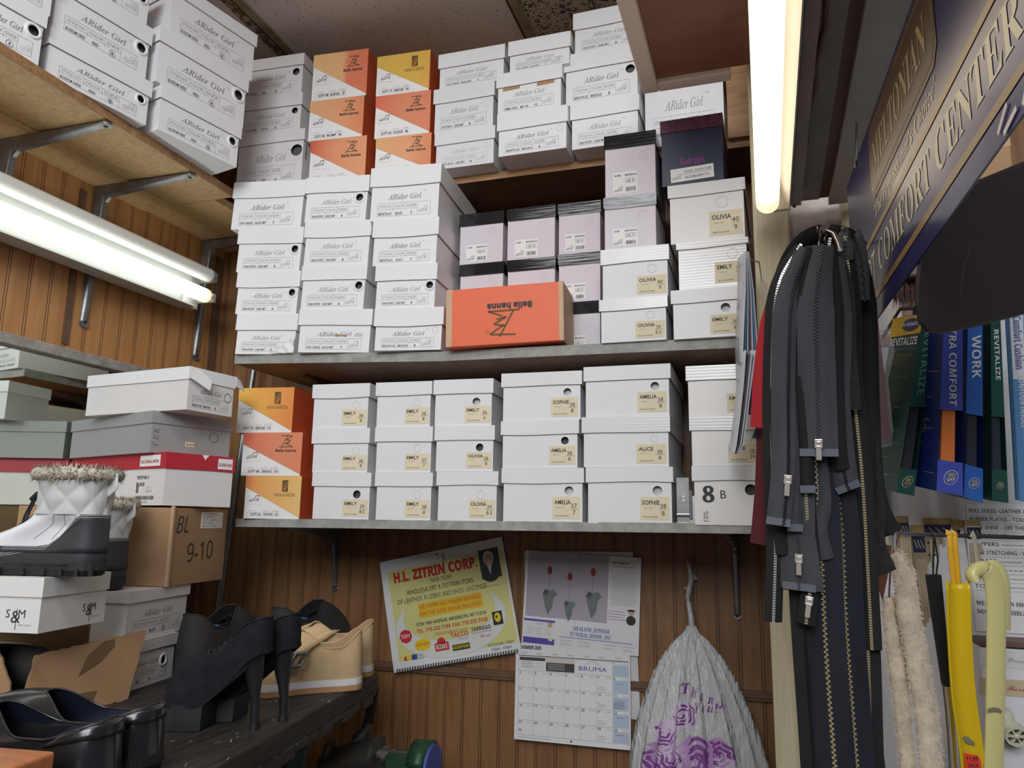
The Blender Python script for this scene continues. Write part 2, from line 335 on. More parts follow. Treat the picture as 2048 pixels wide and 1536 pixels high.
p=onX(0,270,XL+.0); bracket('shelf_bracket',(XL+.001,onZ(203,249,bz).y,bz),(1,0,0),.265,.30,'steel_dark','steel bracket under the particle-board shelf, far from the room corner')
for px,lb in ((675,'dark bracket under the lowest shelf, above the yellow calendar'),(1470,'dark bracket under the lowest shelf, above the hanging plastic bag')):
    p=onY(px,1090,YW); bracket('shelf_bracket',(p.x,YW-.001,LOWZ-.019),(0,-1,0),.24,.15 if px<900 else .17,'steel_dark',lb,.02,.03)
p=onY(700,745,YW); bracket('shelf_bracket',(p.x,YW-.014,midz(p.x)-.022),(0,-1,0),.20,.12,'steel_dark','dark bracket under the middle shelf, beside the dark wall board',.02,.03)
# ---------------------------------------------------------------- fluorescent light on the side wall
def fluorescent(e,x0,zs,y0,y1,back):
    pass
lx=XL+.10
e=empty('fluorescent_light',(XL,1.3,1.86),'twin-tube fluorescent strip light on the panelled side wall, lower tube glowing','light')
def sub(q,name,parent,**k):
    o=q.build(name,parent,**k); o.matrix_parent_inverse=parent.matrix_world.inverted(); return o
zu=onX(428,556,lx).z; zl=onX(412,592,lx).z; yend=onX(420,575,lx).y
q=MB(); y0,y1=.42,yend-.03
prof=[(XL+.034,zu+.024),(XL+.055,zu+.018),(XL+.066,zu-.004),(XL+.064,zl+.016),(XL+.050,zl-.020),(XL+.086,zl-.030),(XL+.086,zl-.034),(XL+.034,zl-.034)]
q.prism([V((a,y0,b)) for a,b in prof],(0,y1-y0,0),'fix_white'); sub(q,'housing',e)
def tube(e,x,z,y0,y1,r,m,nm,mend='fix_white',cap=.012):
    q=MB(); q.tube([(x,y0,z),(x,y1-cap,z)],r,m,16)
    o=sub(q,nm,e); q=MB(); q.tube([(x,y1-cap,z),(x,y1,z),(x,y1+.004,z)],[r*1.02,r*1.0,r*.6],mend,16); q.tube([(x-.006,y1,z),(x-.006,y1+.016,z)],.0018,'steel',6); q.tube([(x+.006,y1,z),(x+.006,y1+.016,z)],.0018,'steel',6); sub(q,'end_cap',e); return o
tube(e,lx,zu,y0,yend,.0185,'tube_off','tube'); tube(e,lx,zl,y0,yend-.012,.0185,'tube_on','tube','tube_end_cream')
q=MB(); 
for z in (zu,zl): q.box((XL+.055,yend+.006,z-.012),(lx+.008,yend+.016,z+.012),'fix_white')
q.box((XL+.036,yend-.05,zl-.03),(XL+.06,yend+.006,zu+.018),'fix_white'); sub(q,'socket_plate',e)
# ---------------------------------------------------------------- shoe boxes
def holed(q,x0,x1,z0,z1,cx,cz,r,m,y=0.):
    an=sorted([2*math.pi*k/20 for k in range(20)]+[math.atan2(zz-cz,xx-cx)%(2*math.pi) for xx in (x0,x1) for zz in (z0,z1)])
    inn=[];out=[]
    for a in an:
        c,s=math.cos(a),math.sin(a); t=min([(x1-cx)/c if c>1e-9 else 9,(x0-cx)/c if c<-1e-9 else 9,(z1-cz)/s if s>1e-9 else 9,(z0-cz)/s if s<-1e-9 else 9])
        inn.append((cx+r*c,y,cz+r*s)); out.append((cx+t*c,y,cz+t*s))
    n=len(an); q.add(inn+out,[(k,n+k,n+(k+1)%n,(k+1)%n) for k in range(n)],m)
def body_shell(q,w,d,h,m,hole=None,o=.0):
    if hole: holed(q,o,w-o,0,h,hole[0],hole[1],hole[2],m,o)
    else: q.quad((o,o,0),(w-o,o,0),(w-o,o,h),(o,o,h),m)
    q.add([(o,o,0),(w-o,o,0),(w-o,d-o,0),(o,d-o,0),(o,o,h),(w-o,o,h),(w-o,d-o,h),(o,d-o,h)],[(3,2,1,0),(1,2,6,5),(2,3,7,6),(3,0,4,7),(4,5,6,7)],m)
def icon(q,x,z,s,m):
    """tiny printed shoe sketch"""
    P=[(0,.1),(.25,.25),(.45,.2),(.7,.55),(1,.6),(.98,.25),(.86,.02),(.8,.3),(.6,.1),(0,0),(0,.1)]
    for a,b in zip(P,P[1:]): q.line((x+a[0]*s,-.0004,z+a[1]*s),(x+b[0]*s,-.0004,z+b[1]*s),s*.035,m,(0,-1,0))
def rect(q,x0,x1,z0,z1,t,m,y=-.0004):
    for a,b in (((x0,y,z0),(x1,y,z0)),((x1,y,z0),(x1,y,z1)),((x1,y,z1),(x0,y,z1)),((x0,y,z1),(x0,y,z0))): q.line(a,b,t,m,(0,-1,0))
def ring(q,c,r,m,t=.0006,y=-.0004): q.disc((c[0],y,c[1]),X,Z,r,m,24,r-t)
PF={'ink':'ink_grey'}
def print_rider(q,w,hb,vals,strong,o=.003,red=False):
    ti='ink_grey' if strong else 'ink_faint'
    q.text('ARider Girl',(w*.5,o,hb*.60),X,Z,hb*.235,'ink_grey' if strong!=0 else 'ink_faint','italb' if strong>1 else 'ital','C',fit=w*.47)
    q.text('TM',(w*.76,o,hb*.80),X,Z,hb*.05,ti)
    c=[.12,.34,.52,.69,.87]; za,zb,zc=hb*.12,hb*.32,hb*.50; y=o-.0004; t=.0005
    for z in (za,zb,zc): q.line((w*c[0],y,z),(w*(c[4] if z!=zb else c[3]),y,z),t,ti,(0,-1,0))
    for k,xx in enumerate(c): q.line((w*xx,y,za if k in (0,3,4) else zb-.3*(zb-za)),(w*xx,y,zc),t,ti,(0,-1,0))
    for k,s in enumerate(('STYLE NO','COLOR','SIZE')): q.text(s,(w*(c[k]+c[k+1])/2,o,zb+hb*.05),X,Z,hb*.105,ti,'','C',fit=w*(c[k+1]-c[k])*.80)
    for k,s in enumerate(vals[:3]):
        if k==2 and strong==3:
            ring(q,(w*(c[k]+c[k+1])/2,za+hb*.07),hb*.085,'ink',.0007,o-.0005)
        q.text(s,(w*(c[k]+c[k+1])/2,o,za+hb*.03),X,Z,hb*.115,'ink','','C',fit=w*(c[k+1]-c[k])*min(.85,.1*len(s)+.05),off=.012)
    icon(q,w*.715,za+hb*.08,w*.12,ti)
def sticker(root,w,hb,nm,num,den,x=.53,z=.09,sw=.42,sh=.52,rot=0.,o=.0025,name='size_sticker',note='Rosa-Croc-mocarda'):
    q=MB(); W=w*sw; H=hb*sh; M=Matrix.Translation((w*x,o-.0004,hb*z))@Matrix.Rotation(rot,4,'Y')
    q.add([(0,0,0),(W,0,0),(W,0,H),(0,0,H),(0,-.0003,0),(W,-.0003,0),(W,-.0003,H),(0,-.0003,H)],[(4,5,6,7),(0,1,5,4),(1,2,6,5),(2,3,7,6),(3,0,4,7)],'label_cream')
    y=-.0003
    q.text(nm,(W*.08,y,H*.66),X,Z,H*.27,'ink','','L',fit=W*.095*len(nm)+W*.02,off=.018)
    q.text('REG. LOT',(W*.15,y,H*.48),X,Z,H*.09,'ink_grey','sansi'); q.text(note,(W*.10,y,H*.10),X,Z,H*.10,'ink','sansi',fit=W*.5)
    if num:
        q.text(num,(W*.79,y,H*.50),X,Z,H*.29,'ink','','C'); q.line((W*.66,y-.0003,H*.455),(W*.94,y-.0003,H*.455),.0005,'ink',(0,-1,0)); q.text(den,(W*.79,y,H*.19),X,Z,H*.29,'ink','','C')
    v=[tuple(M@V(p)) for p in q.v]; q.v=v
    return q.build(name,root)
def lid_mesh(w,d,h,lh,m,bow=.0018,o=0.,flare=.0):
    q=MB(); n=10; z1=h; z0=h-lh; rb=random.uniform(-1,1)
    def edge(a,b,nb):
        top=[];bot=[]
        for k in range(n+1):
            t=k/n; p=V((a[0]+(b[0]-a[0])*t,a[1]+(b[1]-a[1])*t,0)); bb=bow*(math.sin(math.pi*t)*rb+.35*math.sin(5*t+rb*4))
            top.append((p.x,p.y,z1)); bot.append((p.x-nb[0]*-flare,p.y-nb[1]*-flare,z0+bb))
        q.add(top+bot,[(n+1+k,n+2+k,k+1,k) for k in range(n)],m)
        inn=[(x_-nb[0]*.0018,y_-nb[1]*.0018,z_) for x_,y_,z_ in bot]; q.add(bot+inn,[(k+1,k,n+1+k,n+2+k) for k in range(n)],'card_edge' if m.startswith('card') else m)
    edge((0,0),(w,0),(0,-1)) ; edge((w,0),(w,d),(1,0)); edge((w,d),(0,d),(0,1)); edge((0,d),(0,0),(-1,0))
    q.quad((0,0,z1),(w,0,z1),(w,d,z1),(0,d,z1),m); return q
def shoebox(P,ang,w,d,h,lh,kind,label,group,roll=0.,m='card_a',opt=None):
    opt=opt or {}
    e=empty(opt.get('name','shoe_box'),P,label,'shoe box',group,ang,-roll)
    hb=h-lh; o=.0038
    if kind in ('rider','emily','plain','marker'):
        hole=opt.get('hole'); q=MB(); hc=(w*opt.get('hx',.885),hb*opt.get('hz',.80)); hr=hb*opt.get('hr',.125)
        body_shell(q,w,d,h-.003,m,(hc[0],hc[1],hr) if hole in('hole','grommet') else None,o)
        if hole in('hole','grommet'):
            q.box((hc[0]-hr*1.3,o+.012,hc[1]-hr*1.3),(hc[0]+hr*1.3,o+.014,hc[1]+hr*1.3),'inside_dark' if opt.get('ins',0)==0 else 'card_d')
        if hole=='grommet': q.lathe([(hr,.0),(hr*1.05,.0022),(hr*1.35,.0026),(hr*1.62,.0012),(hr*1.7,0)],m,24,Matrix.Translation((hc[0],o,hc[1]))@Matrix.Rotation(R(90),4,'X'))
        if hole=='ring': ring(q,hc,hr,'card_edge',.0009,o-.0004)
        if kind=='rider': print_rider(q,w,hb,opt['v'],opt.get('st',1),o)
        if kind=='marker':
            q.text('8',(w*.24,o,hb*.52),X,Z,hb*.50,'ink','italb','C',off=.02); q.text('B',(w*.46,o,hb*.60),X,Z,hb*.27,'ink','','C'); q.text('10%',(w*.23,o,hb*.08),Z,-X,hb*.16,'ink_olive','ital','L')
        if opt.get('tape'):
            for a,b in ((.10,.36),(.62,.88)): q.quad((w*a,o-.0008,hb*.86),(w*b,o-.0008,hb*.89),(w*b,o-.0008,hb*1.06),(w*a,o-.0008,hb*1.04),'kraft')
        if opt.get('tear'): q.poly([(w*x,o-.0009,hb*z) for x,z in ((.50,.62),(.53,.58),(.60,.60),(.66,.57),(.68,.62),(.63,.66),(.58,.64),(.54,.67))],'kraft'); q.poly([(w*x,o-.0008,hb*z) for x,z in ((.76,.60),(.88,.58),(.88,.70),(.80,.72))],'card_edge')
        q.build('body',e)
        if opt.get('wrap'):
            s=MB(); rows=[]
            for i in range(12):
                t=i/11; rows.append([(w*(.60+.40*u)+(1-u)*w*.10*t*0,-.001-.006*abs(math.sin(9*u+3*t))*(.3+u),hb*(.02+(.75*u**1.3)*t)) for u in [k/14 for k in range(15)]])
            s.loft(rows,'card_a',True,False); s.build('crumpled_wrap',e,solid=.0004)
        lm=opt.get('lid',m)
        lq=lid_mesh(w,d,h,lh,lm,opt.get('bow',.0016)); lo=lq.build('lid',e)
        if opt.get('stk'): s=opt['stk']; sticker(e,w,hb,s[0],s[1],s[2],*(s[3] if len(s)>3 else ()),o=o,note=opt.get('note','Rosa-Croc-mocarda'))
    return e
GM='white shoe boxes on the middle shelf'; GT='shoe boxes on the top shelf'; GL='shoe boxes on the lowest shelf'; GP='black-lidded pink boxes'; GO='orange shoe boxes'; GS='boxes on the particle-board shelf'
def stack(yaw,rows,y0,z0,roll=0.,yaw_plane=None,depth=.27,group=GM,m='card_a'):
    """rows bottom to top: (kind, xl, xr, top y at xl, lid-bottom y, label, opt); pixel columns of the front face"""
    a=R(yaw); u=V((math.cos(a),math.sin(a),0)); n=V((-math.sin(a),math.cos(a),0)); out=[]
    zf=None; ybot=None
    for kind,xl,xr,yt,yl,label,opt in rows:
        opt=dict(opt); yy=(yt+(ybot if ybot else yt+90))/2
        A=onY(xl,yy,y0+opt.get('dy',0.)); nr=Matrix.Rotation(0,3,'Z')
        zt=onP(xl,yt,A,n).z; B=onP(xr,yy,A,n); wd=(B-A).dot(u)-.0012
        if zf is None: zf=z0(A.x) if callable(z0) else z0; P0=A.copy()
        zb=zf+roll*(A-P0).dot(u)
        h=zt-zb; zl=onP(xl,yl,A,n).z if yl else zt
        P=V((A.x,A.y,zb))
        mm=opt.get('m',m); dd=opt.get('d',depth)
        out.append(BOX[kind](P,a+opt.get('dyaw',0.),wd,dd,h-.0006,zt-zl,kind,label,opt.get('g',group),roll,mm,opt))
        zf=zf+h; ybot=yt
        out[-1]['_h']=h; out[-1]['_w']=wd
    for b in out: del b['_h'],b['_w']
    return out
# ---------------------------------------------------------------- special boxes
grad_mat('flap_yellow',[(0,(.80,.47,.08)),(.5,(.80,.36,.075)),(1,(.76,.23,.06))],0,0,.16)
grad_mat('flap_gold',[(0,(.76,.25,.09)),(.35,(.80,.42,.13)),(1,(.78,.55,.20))],0,0,.16)
grad_mat('flap_salmon',[(0,(.72,.17,.10)),(.5,(.74,.26,.14)),(1,(.74,.24,.13))],0,0,.16)
grad_mat('flap_peach',[(0,(.78,.42,.20)),(.5,(.78,.36,.18)),(1,(.74,.24,.11))],0,0,.16)
grad_mat('flap_red',[(0,(.66,.12,.06)),(.4,(.76,.30,.15)),(1,(.77,.36,.18))],0,0,.16)
grad_mat('flap_two',[(0,(.80,.50,.22)),(.50,(.80,.46,.20)),(.58,(.76,.22,.12)),(1,(.72,.20,.11))],0,0,.16)
grad_mat('flap_mustard',[(0,(.70,.46,.08)),(.7,(.74,.45,.08)),(1,(.76,.36,.08))],0,0,.16)
BL=[((.02,.02),(.98,.02)),((.20,.02),(.62,1.)),((.14,.94),(.92,.90)),((.92,.90),(.50,.56)),((.44,.60),(.80,.52)),((.80,.52),(.42,.26)),((.42,.26),(.72,.34)),((.55,.22),(.98,.02))]
def bella_logo(q,x,z,s,m,y=-.0004,flip=1):
    for a,b in BL: q.line((x+flip*(a[0]-.5)*s,y,z+flip*a[1]*s*.8),(x+flip*(b[0]-.5)*s,y,z+flip*b[1]*s*.8),s*.05,m,(0,-1,0))
def anna_logo(q,x,z,s,m,y=-.0004):
    q.quad((x-s*.28,y,z),(x+s*.28,y,z),(x+s*.28,y,z+s),(x-s*.28,y,z+s),m)
    y2=y-.0003
    for a,b,t in (((-.28,.38),(.25,.86),.035),((-.2,.0),(.24,.62),.05),((-.02,.02),(.14,.40),.03),((-.28,.22),(.20,.45),.02)): q.line((x+a[0]*s,y2,z+a[1]*s),(x+b[0]*s,y2,z+b[1]*s),t*s,'flap_yellow',(0,-1,0))
def orange_box(P,ang,w,d,h,lh,kind,label,group,roll,m,opt):
    e=empty('shoe_box',P,label,'shoe box',group,ang,-roll); t=.0016
    q=MB(); q.box((0,t,0),(w-t,d,h-t),'label_white')
    q.box((w*.06,t-.0003,h*.34),(w*.30,t,h*.53),'label_white'); rect(q,w*.06,w*.30,h*.34,h*.53,.0004,'ink_faint',t-.0007)
    icon(q,w*.09,h*.40,w*.17,'ink')
    v=opt['v']; rect(q,w*.06,w*.64,h*.06,h*.145,.0004,'ink_faint',t-.0006)
    for a,s in ((.10,'STYLE NO.'),(.33,'COLOR'),(.5,'SIZE')): q.text(s,(w*a,t,h*.165),X,Z,h*.045,'ink_faint',lift=.0006,fit=w*.12)
    for a,s,f in ((.12,v[0],.19),(.35,v[1],.17),(.56,v[2],.055)): q.text(s,(w*a,t,h*.075),X,Z,h*.075,'ink',fit=w*f,off=.015,lift=.0006)
    q.build('body',e)
    q=MB(); g=opt['flap']
    q.prism([V((0,0,h*.745)),V((w,0,h*.035)),V((w,0,h)),V((0,0,h))],(0,t,0),g)
    q.add([(0,0,h),(w,0,h),(w,d,h),(0,d,h),(0,0,h-t),(w-t,t,h-t),(w-t,d,h-t),(0,d,h-t)],[(0,1,2,3),(3,2,6,7),(0,3,7,4)],g)
    q.add([(w,0,0),(w,d,0),(w,d,h),(w,0,h),(w-t,t,0),(w-t,d,0),(w-t,d,h),(w-t,t,h)],[(0,1,2,3),(1,5,6,2),(0,4,5,1)],'orange_side')
    lx=w*.735
    if opt['logo']=='anna': anna_logo(q,lx-w*.02,h*.63,h*.27,'ink_olive'); q.text('ANNA ALMEIDA',(lx-w*.02,0,h*.52),X,Z,h*.105,'ink_olive','sans','C',fit=w*.37)
    else: bella_logo(q,lx,h*.66,w*.24,'ink_olive'); q.text('Bella hanna',(lx,0,h*.55),X,Z,h*.085,'ink','sansb','C',fit=w*.34,off=.02)
    q.build('flap',e); return e
def pink_box(P,ang,w,d,h,lh,kind,label,group,roll,m,opt):
    e=empty('shoe_box',P,label,'shoe box',group,ang,-roll); o=.0022; hb=h-lh
    q=MB(); q.box((o,o,0),(w-o,d,h-.002),opt.get('m','card_lilac'))
    ring(q,(w*.75,hb*.80),w*.085,'card_edge',.0005,o-.0004)
    q.build('body',e)
    q=MB(); x0,x1=w*.17,w*.64; z0,z1=hb*.06,hb*.50; y=o-.0003
    q.quad((x0,y,z0),(x1,y,z0),(x1,y,z1),(x0,y,z1),'label_white')
    q.text('8195',(x0+w*.03,y,z1-hb*.09),X,Z,hb*.055,'ink','sansb'); q.text('BROWN-B',(x1-w*.02,y,z1-hb*.09),X,Z,hb*.055,'ink','sansb','R',fit=w*.22)
    rect(q,w*.41,w*.60,hb*.27,hb*.36,.0004,'ink',y-.0004); q.text('US  '+opt.get('sz','7'),(w*.505,y,hb*.29),X,Z,hb*.06,'ink','sansb','C',fit=w*.13)
    for v_ in q.v[:0]: pass
    icon(q,w*.20,hb*.10,w*.15,'ink')
    k=0; xx=w*.42
    while xx<w*.60:
        b=random.choice((.0006,.001,.0015)); q.quad((xx,y-.0004,hb*.09),(xx+b,y-.0004,hb*.09),(xx+b,y-.0004,hb*.18),(xx,y-.0004,hb*.18),'ink'); xx+=b+random.choice((.0007,.0011))
    q.build('sticker',e)
    q=MB(); r=w*.07; pts=[(0,h),(0,h-lh+r)]+[(r-r*math.cos(a),h-lh+r-r*math.sin(a)) for a in (R(30),R(60),R(90))]+[(w,h-lh),(w,h)]
    q.prism([V((a,0,b)) for a,b in pts],(0,.0016,0),'black_gloss'); q.add([(0,0,h),(w,0,h),(w,d,h),(0,d,h)],[(0,1,2,3)],'black_gloss')
    q.quad((w,0,h-lh),(w,d,h-lh*.8),(w,d,h),(w,0,h),'black_gloss'); q.quad((0,d,h-lh),(0,0,h-lh),(0,0,h),(0,d,h),'black_gloss')
    q.build('lid',e); return e
def navy_box(P,ang,w,d,h,lh,kind,label,group,roll,m,opt):
    e=empty('shoe_box',P,label,'shoe box',group,ang,-roll); o=.002; hb=h-lh
    q=MB(); q.box((o,o,0),(w-o,d-o,h-.002),'navy_card')
    q.text('Refresh',(w*.5,o,hb*.36),X,Z,hb*.21,'ink_purple','serif','C',fit=w*.38); q.build('body',e)
    lid_mesh(w,d,h,lh,'plum_card',.001).build('lid',e)
    q=MB(); M=Matrix.Translation((w*.16,o-.0005,hb*.05))@Matrix.Rotation(R(-2),4,'Y'); W=w*.68;H=hb*.25
    q.quad((0,0,0),(W,0,0),(W,0,H),(0,0,H),'label_white'); 
    for k,(a,b) in enumerate(((.32,'STYLE NO'),(.57,'COLOR'),(.80,'SIZE'))): q.text(b,(W*a,0,H*.62),X,Z,H*.24,'ink',fit=W*(.2 if k<2 else .15))
    for a,b in ((.33,'SKIDIE'),(.58,'GREY'),(.80,'7½')): q.text(b,(W*a,0,H*.18),X,Z,H*.26,'ink')
    q.line((W*.28,-.0006,H*.52),(W*.98,-.0006,H*.52),.0004,'ink',(0,-1,0)); icon(q,W*.04,H*.2,W*.2,'ink')
    q.v=[tuple(M@V(p)) for p in q.v]; q.build('sticker',e); return e
BOX={'rider':shoebox,'emily':shoebox,'plain':shoebox,'marker':shoebox,'orange':orange_box,'pink':pink_box,'navy':navy_box}
# ---------------------------------------------------------------- middle shelf
NP=('NINA PATENT','LEND M/T','8'); KW=('KW-100ND','BLACK M/T','7'); B1=('BENITA-01','BLACK','7'); B2=('BENITA-02','SMOKE BLUE','8')
def rd(v,st=1,**k): return dict(v=v,st=st,**k)
stack(6,[('rider',468,592,627,659,'white shoe box with a crumpled corner, lowest of the corner stack on the middle shelf',rd(NP,wrap=1)),
 ('rider',469,597,543,574,'white shoe box with black hole, second up in the middle shelf corner stack',rd(NP,hole='grommet')),
 ('rider',471,603,457,488,'white shoe box with black hole, third up in the middle shelf corner stack',rd(NP,hole='grommet')),
 ('rider',461,606,365,396,'white shoe box without a hole, topmost of the corner stack on the middle shelf',rd(KW,2))],SY-.016,midz,-.042)
stack(5.5,[('rider',593.5,742,619,650,'white shoe box with torn print, lowest in the stack beside the corner stack, middle shelf',rd(KW,2,tear=1)),
 ('rider',599,731,531,560,'white shoe box with black hole, second up beside the corner stack, middle shelf',rd(NP,hole='grommet')),
 ('rider',605,740,444,475,'white shoe box without a hole, third up beside the corner stack, middle shelf',rd(NP)),
 ('rider',607,735.5,356,387,'white shoe box with black hole, topmost beside the corner stack, middle shelf',rd(NP,hole='grommet',hx=.86))],SY-.02,midz,-.035)
stack(4.5,[('rider',746,886,617,652,'white shoe box with blank finger ring, beside the big orange box on the middle shelf',rd(B2,2,hole='ring')),
 ('rider',748,873,531,562,'white shoe box with black hole in the stack next to the pink boxes',rd(NP,hole='grommet')),
 ('rider',742.5,876,441,475,'white shoe box with scuffed lid, third up next to the pink boxes',rd(B1,2)),
 ('rider',738,880,337,374,'white shoe box topmost in the stack next to the pink boxes, long side showing',rd(B1,2))],SY-.022,midz,-.02)
pk=lambda dy,sz,**k: dict(dy=dy,sz=sz,d=.155,g=GP,**k)
for xs,tops,sz,nm in (((918,1008),(626,530,430),'8','beside the white stack'),((1013,1112),(620,521,419),'9','second from the white stack'),((1115.5,1203),(606,509,408),'7','third from the white stack')):
    stack(0,[('pink',xs[0]+(24 if xs[0]<950 else 0),xs[1],tops[0],tops[0]+24,'pink box, black lid, mostly behind the big orange box, column %s'%nm,pk(0,sz)),
      ('pink',xs[0],xs[1],tops[1],tops[1]+23,'pink box, black lid, middle of its column, column %s'%nm,pk(0,sz)),
      ('pink',xs[0],xs[1],tops[2],tops[2]+24,'pink box, black lid, top of its column, column %s'%nm,pk(0,sz))],1.565,midz,0,group=GP)
em=lambda nm,a,b,**k: dict(stk=(nm,a,b),**k)
stack(0,[('emily',1198,1337,600,622,'white shoe box with cream 39 sticker, on the middle shelf beside the big orange box',em('OLIVIA','39','8.5',hole='ring',hx=.75,m='card_b',lid='card_rib_h')),
 ('emily',1201,1340,500,530,'white shoe box with cream 40 sticker and shiny lid, under the pink boxes',em('OLIVIA','40','9',hole='ring',hx=.75,m='card_b',lid='card_rib_h')),
 ('pink',1207,1315,396,420,'pink box with gloss black lid sitting on the white 40 box',pk(0.,'7')),
 ('pink',1208,1314,273,300,'pink box with matt black lid, highest one, next to the navy box',pk(0.,'8'))],SY-.01,midz,0)
stack(-1,[('emily',1342,1492,581,607,'white shoe box with grey hole, on the middle shelf behind the hanging catalogue',em('EMILY','38','8',hole='hole',hx=.74,ins=1)),
 ('emily',1353,1500,487,499,'white shoe box with glossy ribbed front behind the hanging catalogue, second up',em('EMILY','38','8',hole='ring',hx=.78,m='card_rib_h')),
 ('emily',1336,1494,372,396,'white shoe box with dirty lid and cream 40 sticker, under the navy box',em('OLIVIA','40','9',hole='ring',hx=.7,m='card_c')),
 ('navy',1321,1449,243,268,'navy shoe box with plum lid on top of the white boxes',dict(d=.15))],SY-.012,midz,0)
# the big orange box lying in front of the pink ones
def big_orange():
    A=onY(893,650,SY-.03); a=R(4); u=V((math.cos(a),math.sin(a),0)); n=V((-math.sin(a),math.cos(a),0))
    zb=midz(-.6)+.0005; zt=onP(888,581,A,n).z; wd=(onP(1128,640,A,n)-A).dot(u); h=zt-zb; d=.118
    e=empty('shoe_box',(A.x,A.y,zb),'big orange shoe box upside down in front of the pink boxes, middle shelf','shoe box',GO,a,-.02)
    q=MB(); t=.0008; q.box((0,0,0),(wd,d,h),'orange_big'); W=.022
    q.box((-t,-t,0),(W*.6,.01,h+t),'tan_edge'); q.box((wd-.01,-t,0),(wd+t,d,h+t),'tan_edge'); q.text('Bella hanna',(wd*.74,-t,h*.70),-X,-Z,h*.135,'ink','sansb','L',fit=wd*.38,off=.03)
    bella_logo(q,wd*.50,h*.58,wd*.28,'ink_olive',-.0008,-1); ring(q,(wd*.36,h*.22),.0035,'ink_olive',.0008,-.0006); bella_logo(q,0,0,0,'ink_olive'); q.build('body',e,bevel=.002)
big_orange()
# ---------------------------------------------------------------- lowest shelf
og=lambda flap,logo,v,**k: dict(flap=flap,logo=logo,v=v,g=GO,**k)
stack(7,[('orange',489,602,951,0,'orange-yellow box with white triangle, bottom of the lowest shelf orange stack',og('flap_gold','anna',('SOFT-02','WHITE','10'))),
 ('orange',484,604,865,0,'salmon-orange box with white triangle, middle of the lowest shelf orange stack',og('flap_salmon','bella',('SOFT 88','SIRANO','10'))),
 ('orange',475,587,776,0,'yellow-orange box with white triangle, top of the lowest shelf orange stack',og('flap_yellow','anna',('SOFT 75','BEIGE','10')))],SY-.01,LOWZ+.0005,0,group=GO,depth=.26)
ot=dict(group=GL,depth=.26)
def low(xa,col,Yo,yaw,m='card_b'):
    for r in col: r[6].setdefault('lid','card_rib_h' if random.random()<.3 else 'card_b')
    stack(yaw,col,Yo,LOWZ+.002,0,m=m,**ot)
low(0,[('emily',622.5,742,965,972+2,'white shoe box with black hole and 39 sticker, beside the orange stack, lowest shelf',em('EMILY','39','8.5',hole='hole',hx=.76,hz=.76)),
 ('emily',622,739,857,887,'white shoe box with 38 sticker, middle one beside the orange stack, lowest shelf',em('EMILY','38','8',hole='ring',hx=.76,hz=.76)),
 ('emily',623,739,769,796,'white shoe box with 38 sticker, top one beside the orange stack, lowest shelf',em('EMILY','38','8',hole='ring',hx=.76,hz=.76))] if 0 else
 [('emily',622.5,742,945,972,'white shoe box with black hole and 39 sticker, beside the orange stack, lowest shelf',em('EMILY','39','8.5',hole='hole',hx=.76,hz=.76)),
 ('emily',622,739,857,887,'white shoe box with 38 sticker, middle one beside the orange stack, lowest shelf',em('EMILY','38','8',hole='ring',hx=.76,hz=.76)),
 ('emily',623,739,769,796,'white shoe box with 38 sticker, top one beside the orange stack, lowest shelf',em('EMILY','38','8',hole='ring',hx=.76,hz=.76))],SY-.004,4)
low(0,[('emily',748.5,865.5,945,972,'white shoe box with smudged 38 sticker, lowest of second white stack, lowest shelf',em('EMILY','38','8',hole='ring',hx=.74,hz=.76)),
 ('emily',748.5,865.5,854,883,'white shoe box with 37 sticker, middle of second white stack, lowest shelf',em('EMILY','37','7',hole='ring',hx=.74,hz=.78)),
 ('emily',750,864,765,791,'white shoe box with 38 sticker, top of second white stack, lowest shelf',em('EMILY','38','8',hole='ring',hx=.74,hz=.78))],SY-.006,3.5)
low(0,[('emily',872,997,942,970,'white shoe box with 39 sticker, lowest of third white stack, lowest shelf',em('OLIVIA','39','8.5',hole='ring',hx=.72,hz=.74)),
 ('emily',868,990,852,880,'white shoe box with black hole and 38 sticker, middle of third white stack, lowest shelf',em('OLIVIA','38','8',hole='hole',hx=.75,hz=.76)),
 ('emily',866,987,760,788,'white shoe box with grey hole and 36 sticker, top of third white stack, lowest shelf',em('EMILY','36','6',hole='hole',hx=.72,hz=.74,ins=1))],SY-.004,3)
W4=(.62,.10,.33,.55)
ew=lambda nm,a,b,**k: dict(stk=(nm,a,b,W4),hx=.82,hr=.115,**k)
low(0,[('emily',1002.5,1169,936,965,'wide white shoe box with 37 sticker, bottom of fourth white stack, lowest shelf',ew('AMELIA','37','7',hole='hole',ins=1)),
 ('emily',1001,1159,842,869,'wide white shoe box with black hole, middle of fourth white stack, lowest shelf',ew('AMELIA','38','8',hole='hole')),
 ('emily',1002,1165,747,774,'wide white shoe box with half-dark hole, top of fourth white stack, lowest shelf',ew('SOPHIE','38','8',hole='hole',ins=1))],SY-.004,1.5)
low(0,[('emily',1171.5,1348,934,964,'wide white shoe box with grey hole, next to the metal latch, lowest shelf',ew('SOPHIE','38','8',hole='hole',ins=1)),
 ('emily',1163,1342,834,866,'wide white shoe box with blank ring and pen scratch, lowest shelf',ew('ALICE','38','8',hole='ring')),
 ('emily',1167,1343,734,762,'wide white shoe box with shaded hole, highest box on the lowest shelf',ew('AMELIA','38','8',hole='hole',ins=1))],SY-.004,.5)
